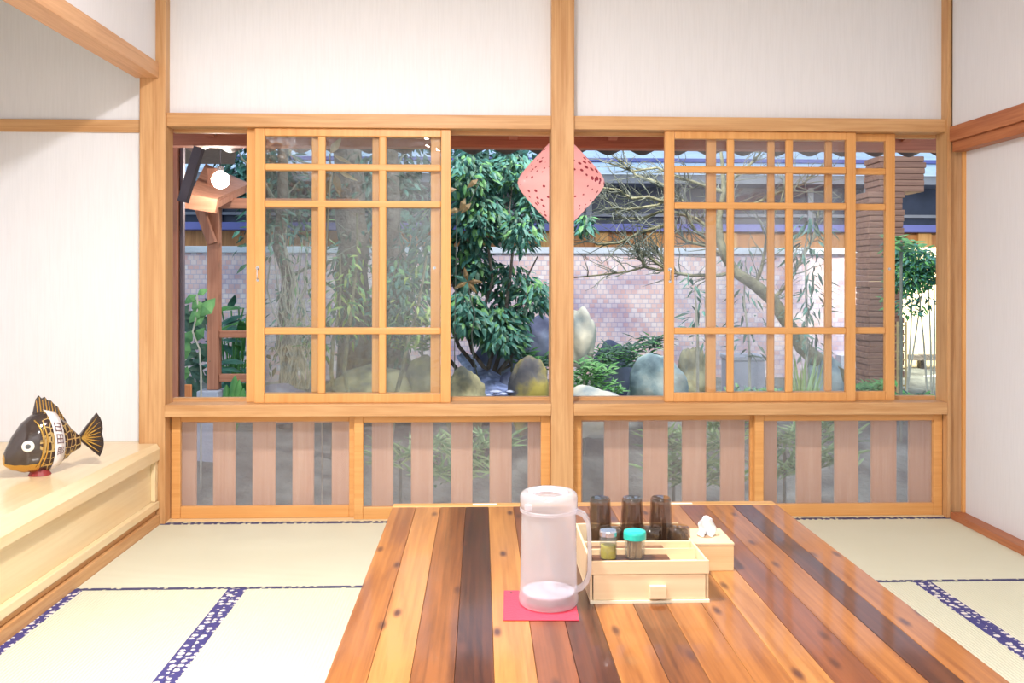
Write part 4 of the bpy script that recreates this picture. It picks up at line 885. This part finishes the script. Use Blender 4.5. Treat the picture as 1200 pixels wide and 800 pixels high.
# thin-leaved shrub with fine twigs behind left panes
r = empty('twiggy_shrub', 'pale twiggy shrub behind the leftmost panes of the left sash', 'shrub', tuple(U(345, 440, y=6.5))); c = tuple(r.location)
g = MB(); b0 = U(345, 440, y=6.5)
for _ in range(34): g.tube(wander(b0 + Vector((random.uniform(-.1, .1), 0, -.1)), U(random.uniform(308, 372), random.uniform(255, 380), y=6.5 + random.uniform(-.2, .2)), 6, .07), [.009, .008, .007, .006, .005, .004, .002], 5)
g.obj('stems', M['stem'], r, smooth=True, loc=c); g = MB()
for _ in range(10): blob_foliage(g, U(random.uniform(310, 370), random.uniform(270, 420), y=6.5), (.14, .12, .12), 14, .09, .018, (0, 1))
g.obj('foliage', [M['leaf2'], M['leaf']], r, loc=c)
# plants at the far left
r = empty('broadleaf_plant', 'large leaved green plant behind the porch rails', 'plant', tuple(U(275, 440, y=6.9))); c = tuple(r.location); g = MB(); s2 = MB()
b0 = U(272, 460, y=6.9); b0.z = gz(b0.x, 6.9)
for _ in range(46):
    e_ = U(random.uniform(255, 292), random.uniform(355, 460), y=6.9 + random.uniform(-.25, .25)); s2.tube(wander(b0, e_, 3, .03), .006, 5)
    a = random.uniform(0, 6.28); g.leaf(e_, (math.cos(a), -.4, random.uniform(-.6, .5)), (0, -.5, 1), random.uniform(.16, .26), .08, random.choice((0, 1)))
g.obj('leaves', [M['fern'], M['leaf']], r, loc=c); s2.obj('stems', M['fern'], r, smooth=True, loc=c)
r = empty('climbing_plant', 'trailing vine with heart shaped leaves left of the porch post', 'plant', tuple(U(228, 440, y=5.9))); c = tuple(r.location); g = MB()
V = lambda px, py: U(px, py, y=5.9)
s2 = MB().tube([V(231, 346), V(232, 362), V(229, 378), V(226, 390), V(234, 410), V(236, 440)] + [Vector((V(236, 450).x, 5.9, gz(-2, 5.9)))], .006, 6)
for a, b_, wd in (((231, 346), (216, 356), .06), ((231, 347), (242, 340), .05), ((235, 372), (250, 352), .10), ((226, 388), (214, 406), .08), ((228, 384), (238, 372), .05), ((222, 400), (214, 424), .07), ((220, 430), (216, 446), .06), ((236, 362), (222, 378), .07), ((240, 385), (228, 400), .07), ((226, 350), (238, 372), .08)):
    p0, p1 = V(*a), V(*b_); g.leaf(p0, p1 - p0, (0, -1, .3), (p1 - p0).length * 1.1, wd, 0, .1)
for _ in range(50): g.leaf(U(random.uniform(213, 243), random.uniform(350, 460), y=6.3), (random.uniform(-1, 1), -.3, random.uniform(-1, .3)), (0, -1, .5), .13, .06, 1)
g.obj('leaves', [M['leaf2'], M['leafd']], r, loc=c); s2.obj('vine_stem', M['stem'], r, smooth=True, loc=c)
r = empty('cactus_like_plant', 'upright thick green leaves beside the concrete block', 'plant', tuple(U(275, 468, y=5.7))); c = tuple(r.location); g = MB()
for a, b_ in (((270, 470), (276, 441)), ((274, 470), (286, 456)), ((268, 470), (266, 452)), ((272, 470), (281, 446))):
    p0, p1 = U(*a, y=5.7), U(*b_, y=5.7); p0.z -= .2; d_ = p1 - p0
    g.tube([p0, p0 + d_ * .6, p0 + d_ * .88, p1], [.02, .034, .024, .004], 8)
g.obj('leaves', M['fern'], r, smooth=True, loc=c)

# ---- rocks and water
def rock(label, px, py, rx, rz_, Y, mat, ry=None, seed=0, sq=1.0, kind='boulder'):
    cen = U(px, py, y=Y); k = Y / 1040; a_, c_ = rx * k, rz_ * k; b2 = ry or a_ * .8
    bm = bmesh.new(); bmesh.ops.create_icosphere(bm, subdivisions=4, radius=1)
    from mathutils import noise
    for v in bm.verts:
        d = v.co.normalized(); n1 = noise.noise(d * 1.3 + Vector((seed * 7.1, seed, 3))); n2 = noise.noise(d * 3.7 + Vector((seed, 5, seed * 2.3)))
        f = 1 + .28 * n1 + .10 * n2
        v.co = Vector((d.x * a_, d.y * b2, d.z * c_)) * f
        v.co.z = max(v.co.z, -c_ * 1.3)
    me = bpy.data.meshes.new(kind); bm.to_mesh(me); bm.free(); me.materials.append(mat); me.polygons.foreach_set('use_smooth', [True] * len(me.polygons))
    o = bpy.data.objects.new(kind, me); COL.objects.link(o); o.location = cen
    return tag(o, label, kind)
rock('dark rounded boulder with a yellow mossy streak left of the middle post', 622, 462, 25, 44, 6.2, M['rock_moss'], seed=1)
rock('olive mossy rock at the bottom of the gap by the left sash', 545, 475, 26, 42, 6.1, M['rock_olive'], seed=2)
rock('dark rock behind the waterfall under the shrub', 585, 425, 28, 34, 7.4, M['rock_blue'], seed=3)
rock('small dark stone in the stream', 596, 448, 10, 12, 6.5, M['rock_blue'], seed=4)
rock('small violet stone in the stream next to the mossy boulder', 607, 460, 9, 14, 6.4, M['rock_blue'], seed=14)
rock('bluish rock behind the mossy boulder', 633, 400, 20, 28, 7.6, M['rock_blue'], seed=5)
rock('tall cream rock touching the right edge of the middle post', 680, 398, 18, 36, 6.9, M['rock_cream'], seed=6)
rock('low cream rock at the foot of the gap right of the middle post', 693, 484, 40, 30, 5.9, M['rock_cream'], seed=7)
rock('large teal grey boulder beside the right front sash', 768, 452, 34, 40, 6.3, M['rock_teal'], seed=8)
rock('dark blue rock between the cream rock and the teal boulder', 722, 438, 26, 36, 7.2, M['rock_blue'], seed=9)
rock('pale grey boulder behind the blades of grass', 968, 448, 22, 34, 6.6, M['rock_teal'], seed=10)
rock('mottled brown rock behind the left panes of the right sash', 812, 445, 18, 40, 6.8, M['rock_olive'], seed=11)
rock('dim rock at the base of the trees behind the left sash', 440, 462, 60, 30, 6.6, M['rock_olive'], seed=12)
rock('small stone under the right end of the left sash', 500, 455, 26, 34, 6.5, M['rock_olive'], seed=13)
rock('flat stone low in front of the porch block', 330, 475, 40, 22, 6.0, M['rock_blue'], seed=15)
# grey stone trough
x0_, x1_ = U(857, 430, y=7.2).x, U(897, 430, y=7.2).x; za, zb2 = gz(2, 7.2), uz(875, 416, 7.2)
r = MB().box(x0_, x1_, 7.2, 7.5, za, zb2 - .04).box(x0_ - .01, x1_ + .01, 7.19, 7.23, zb2 - .04, zb2).box(x0_ - .01, x1_ + .01, 7.47, 7.51, zb2 - .04, zb2).box(x0_ - .01, x0_ + .03, 7.23, 7.47, zb2 - .04, zb2).box(x1_ - .03, x1_ + .01, 7.23, 7.47, zb2 - .04, zb2).obj('stone_trough', M['concrete'], bevel=.008)
tag(r, 'square blue grey stone trough behind the right sash', 'trough')
# waterfall
r = empty('waterfall', 'small blue rushing stream falling between the rocks', 'waterfall', tuple(U(580, 450, y=6.6))); c = tuple(r.location)
path = [U(545, 418, y=7.0), U(556, 428, y=6.85), U(568, 440, y=6.65), U(577, 452, y=6.5), U(584, 462, y=6.3), U(592, 478, y=6.0)]
g = MB(); vs = []
import itertools
m_ = 10
for i, q in enumerate(path):
    wd = .15 + .05 * i
    for j in range(m_ + 1):
        u = j / m_ - .5; vs.append(q + Vector((u * wd, 0, .03 * math.cos(u * 3) + .008 * math.sin(j * 2.3 + i))))
g.add(vs, [(i * (m_ + 1) + j, i * (m_ + 1) + j + 1, (i + 1) * (m_ + 1) + j + 1, (i + 1) * (m_ + 1) + j) for i in range(len(path) - 1) for j in range(m_)])
o = g.obj('water_sheet', M['water'], r, smooth=True, loc=c); md = o.modifiers.new('s', 'SUBSURF'); md.render_levels = 2; md.levels = 1
g = MB()
for k in range(16): 
    q = U(random.uniform(573, 600), random.uniform(458, 470), y=6.15); s9 = random.uniform(.6, 1.3); g.lathe([(.0001, -.008 * s9), (.03 * s9, -.004), (.036 * s9, 0), (.022 * s9, .006), (.0001, .009)], tuple(q), 12)
tag(g.obj('foam', M['foam'], r, smooth=True, loc=c), kind='stuff')
# low greenery
def tuft(name, label, cat, pts, Y, ln, wd, n, mats, up=.5, spread=.12):
    q = U(*pts[0], y=Y); r = empty(name, label, cat, (q.x, Y, q.z)); c = tuple(r.location); g = MB()
    for px, py in pts:
        b0 = U(px, py, y=Y + random.uniform(-.1, .1))
        for _ in range(n):
            a = random.uniform(0, 6.28); g.leaf(b0 + Vector((random.uniform(-spread, spread), random.uniform(-spread, spread), random.uniform(-.04, .04))), (math.cos(a), math.sin(a) - .3, up + random.uniform(-.3, .4)), (0, -.6, 1), ln * random.uniform(.6, 1.2), wd, random.randrange(len(mats)))
    g.obj('leaves', mats, r, loc=c)
    MB().tube([U(*pts[0], y=Y), Vector((q.x, Y, min(q.z - .1, gz(q.x, Y))))], .01, 6).obj('stem', M['twig'], r, loc=c)
tuft('fern', 'low green fern cushion over the cream rock', 'fern', [(685, 440), (700, 447), (715, 455), (690, 430), (705, 435), (675, 452)], 6.2, .085, .02, 55, [M['fern'], M['leaf2']], .4, .07)
tuft('juniper', 'dark spreading juniper above the teal boulder', 'juniper', [(705, 420), (725, 414), (742, 408), (758, 402), (735, 424), (748, 418), (770, 400), (715, 412)], 6.9, .11, .016, 60, [M['fern'], M['leafd'], M['leafd']], .15, .10)
tuft('fern', 'green fern above the dark mossy boulder', 'fern', [(600, 412), (615, 418), (630, 422), (608, 420), (640, 428)], 6.8, .10, .02, 40, [M['fern'], M['leafd']], .5, .07)
tuft('fern', 'small fern clump at the foot of the rear right sash', 'fern', [(1010, 458), (1022, 455), (1034, 452), (1015, 465)], 6.6, .10, .02, 40, [M['fern'], M['leaf2']], .5, .08)
tuft('ground_cover', 'strip of pale leafy ground cover below the stone trough', 'ground cover', [(865, 462), (880, 462), (895, 460), (910, 464), (840, 466)], 6.5, .06, .03, 36, [M['leaf2'], M['leaf']], .6, .09)
tuft('yellow_shrub', 'yellow green bush behind the right panes of the left sash', 'shrub', [(495, 385), (500, 400), (485, 405), (505, 372)], 6.6, .10, .03, 40, [M['leafy'], M['leaf2']], .3, .12)
for lb, pts, Y in (('leafy bush outside the low panel right of the middle post', [(790, 520), (800, 545), (785, 560), (830, 520), (835, 560), (850, 500)], 5.0), ('leafy bush outside the low panel left of the middle post', [(470, 540), (515, 560), (560, 550), (575, 520), (520, 530)], 5.1), ('leafy bush outside the low panel nearest the right wall', [(920, 520), (925, 550), (965, 510), (970, 540)], 5.0)):
    tuft('bush', lb, 'bush', pts, Y, .16, .02, 60, [M['leaf2'], M['grass']], .6, .12)
r = empty('grass_clump', 'clump of bright upright blades behind the right front sash', 'grass', tuple(U(938, 465, y=5.9))); c = tuple(r.location); g = MB()
for _ in range(46):
    b0 = U(random.uniform(930, 948), 478, y=5.9 + random.uniform(-.08, .08)); b0.z = -.05; top = U(random.uniform(926, 968), random.uniform(405, 450), y=5.9)
    mid = b0.lerp(top, .6) + Vector((0, 0, .06)); wv = Vector((.007, 0, 0))
    g.add([b0 - wv, b0 + wv, mid + wv, mid - wv, top], [(0, 1, 2, 3), (3, 2, 4)], random.randrange(2))
g.obj('blades', [M['grass'], M['leafy']], r, loc=c)
# ---- bare branching tree at the right
random.seed(5)
YT = 6.6
b0 = U(985, 440, y=YT); r = empty('bare_tree', 'bare mossy tree leaning left across the right bay', 'tree', tuple(b0)); c = tuple(b0)
def T(px, py, dy=0): return U(px, py, y=YT + dy)
tr_ = [Vector((T(1020, 470).x, YT, gz(2.7, YT))), T(985, 440), T(962, 424), T(940, 405), T(920, 372), T(905, 350), T(885, 333), T(862, 318), T(850, 300), T(843, 280), T(842, 255), T(848, 225), T(846, 190), T(842, 160)]
MB().tube(tr_, [.075, .066, .06, .056, .050, .048, .044, .040, .036, .032, .026, .02, .014, .008], 12).obj('trunk', M['bark'], r, smooth=True, loc=c)
g = MB(); tw_ = MB()
limbs = [[(862, 318), (840, 322), (810, 322), (785, 318), (755, 312), (735, 318), (700, 322), (672, 325)], [(850, 300), (830, 288), (805, 282), (793, 270), (790, 262)], [(838, 286), (815, 270), (808, 258), (800, 240), (790, 225)],
         [(843, 275), (815, 255), (780, 245), (750, 256), (728, 255), (712, 235), (705, 228)], [(790, 240), (760, 230), (740, 232), (725, 222), (700, 219)], [(785, 262), (755, 270), (725, 284), (700, 286), (690, 280)], [(850, 225), (820, 215), (790, 205), (770, 196), (740, 200), (712, 190)],
         [(848, 215), (870, 200), (885, 185), (900, 165)], [(885, 333), (892, 315), (897, 290), (900, 262), (915, 235), (922, 205)], [(846, 240), (880, 240), (910, 225), (940, 215), (965, 190)], [(785, 318), (775, 300), (765, 290)], [(785, 318), (760, 300), (745, 290), (735, 282)], [(755, 312), (752, 300), (745, 290)],
         [(905, 350), (925, 330), (940, 300), (955, 275), (960, 240)], [(800, 235), (775, 215), (745, 205), (725, 185)], [(790, 225), (770, 240), (735, 245), (720, 243)]]
for lm in limbs:
    dy = random.uniform(-.25, .25); pts = [T(px, py, dy * i / len(lm)) for i, (px, py) in enumerate(lm)]; n = len(pts)
    g.tube(pts, [.012 * (1 - i / n) + .0035 for i in range(n)], 7)
    for _ in range(22):
        i = random.randrange(n - 1); s_ = pts[i].lerp(pts[i + 1], random.random()); d_ = (pts[i + 1] - pts[i]).normalized()
        e_ = s_ + (d_ + Vector((random.uniform(-.9, .9), random.uniform(-.9, .9), random.uniform(-.7, 1)))).normalized() * random.uniform(.10, .34)
        w2 = wander(s_, e_, 4, .02); tw_.tube(w2, [.0055, .0045, .0035, .0025, .0015], 5)
        for _ in range(2):
            m2 = random.choice(w2[1:]); tw_.tube([m2, m2 + Vector((random.uniform(-.1, .1), random.uniform(-.1, .1), random.uniform(-.06, .12)))], [.003, .001], 4)
g.obj('limbs', M['bark'], r, smooth=True, loc=c); tw_.obj('twigs', M['twig'], r, smooth=True, loc=c)
# slim leafy saplings behind the right sashes
for lb, pts, Y, nb, rad in (('tall leafy sapling with drooping leaves behind the right panes of the right front sash', [(945, 470), (946, 400), (945, 340), (943, 290), (948, 265)], 6.2, 150, .15),
                      ('leafy sapling behind the left panes of the right front sash', [(818, 470), (818, 400), (816, 360), (814, 335)], 6.1, 40, .09), ('sapling with dark leaves behind the middle panes of the right front sash', [(880, 470), (878, 400), (872, 350), (874, 300)], 6.9, 60, .15)):
    pp = [U(a, b_, y=Y) for a, b_ in pts]; pp[0].z = gz(pp[0].x, Y)
    blobs = [(pp[-1].lerp(pp[1], k / 4), (rad, rad, .12), nb // 4, (0, 1)) for k in range(5)]
    plant('sapling', lb, 'sapling', tuple(pp[0]), blobs, [M['leaf'], M['leafd']], [(pp, [.012, .011, .009, .006, .004][:len(pp)] if len(pp) == 5 else [.012, .01, .007, .004])], M['stem'], ln=.11, wd=.022, down=.3)
# round topiary bush in the far right gap
Yb = 6.8
blobs = [(U(px, py, y=Yb), (a * Yb / 1040, .25, b_ * Yb / 1040), n, (0, 1)) for px, py, a, b_, n in ((1072, 305, 26, 18, 900), (1062, 325, 20, 18, 600), (1055, 290, 10, 14, 200), (1090, 318, 14, 18, 450), (1062, 360, 14, 9, 60), (1085, 350, 10, 8, 35), (1052, 350, 8, 20, 70))]
b0 = U(1058, 460, y=Yb); b0.z = gz(b0.x, Yb)
sts = [([Vector((U(a, 460, y=Yb).x, Yb, gz(3, Yb))), U((a + b_) / 2 + 1, 400, y=Yb), U(b_, 330, y=Yb)], [.008, .007, .004]) for a, b_ in ((1056, 1056), (1060, 1082), (1088, 1076), (1092, 1088), (1094, 1095), (1062, 1070))]
plant('topiary_tree', 'round clipped green bush on thin pale stems at the far right', 'tree', tuple(b0), blobs, [M['fern'], M['leaf']], sts, M['stem'], ln=.06, wd=.022, down=.1)
tuft('bush', 'large pointed leaves before the clipped bush at the far right', 'bush', [(1056, 282), (1066, 288)], 6.3, .12, .05, 12, [M['leaf2']], .3, .08)
tuft('fern', 'mossy ground plants below the clipped bush', 'fern', [(1060, 466), (1075, 466), (1090, 466)], 6.5, .06, .02, 60, [M['fern'], M['leafd']], .5, .1)
# bamboo lattice
r = empty('bamboo_lattice', 'small split bamboo lattice beside the clipped bush', 'lattice', tuple(U(1052, 440, y=7.3))); c = tuple(r.location); g = MB()
for k in range(5): x = U(1042 + k * 5, 400, y=7.3).x; g.bar((x, 7.3, .1), (x, 7.3, uz(1050, 375, 7.3)), .012, .012)
for k in range(8): zz = uz(1050, 380 + k * 10, 7.31); g.bar((U(1040, 400, y=7.31).x, 7.313, zz), (U(1063, 400, y=7.31).x, 7.313, zz), .012, .012)
g.obj('lattice_strips', M['bam'], r, loc=c)
# distant trees above the house roof
random.seed(9)
for k, (px, Y, lb) in enumerate(((315, 10.9, 'dark tree crown behind the left sash'), (455, 10.3, 'dark tree crown right of the porch lamp'), (590, 9.7, 'tree crown rising behind the big shrub'))):
    cc = U(px, 205, y=Y); b0 = Vector((cc.x, Y, .1))
    plant('background_tree', lb, 'tree', tuple(b0), [(cc + Vector((random.uniform(-.35, .35), 0, random.uniform(-.5, .4))), (.4, .2, .35), 170, (0, 1)) for _ in range(5)], [M['leaf'], M['leafd']], [(wander(b0, cc, 6, .08), [.07, .065, .06, .05, .04, .03, .02])], M['bark2'], ln=.16, wd=.06)

# repeats of a kind share a group
GROUPS = {'tatami_mat': 'straw mats on the floor', 'boulder': 'boulders of the rockery', 'tree': 'rough trunks behind the left sash', 'sapling': 'slim saplings in the garden', 'fern': 'fern clumps in the rockery',
          'background_tree': 'tree crowns in the back of the garden', 'bush': 'leafy bushes in the garden', 'magnolia_sprig': 'brown leaved sprigs of the shrub', 'slatted_screen': 'board screens outside the low panels',
          'ceiling_light': 'round ceiling lamps', 'fence_rail': 'rails before the cream wall'}
for o in COL.objects:
    k = o.name.split('.')[0]
    if o.parent is None and k in GROUPS and 'label' in o: o['group'] = GROUPS[k]
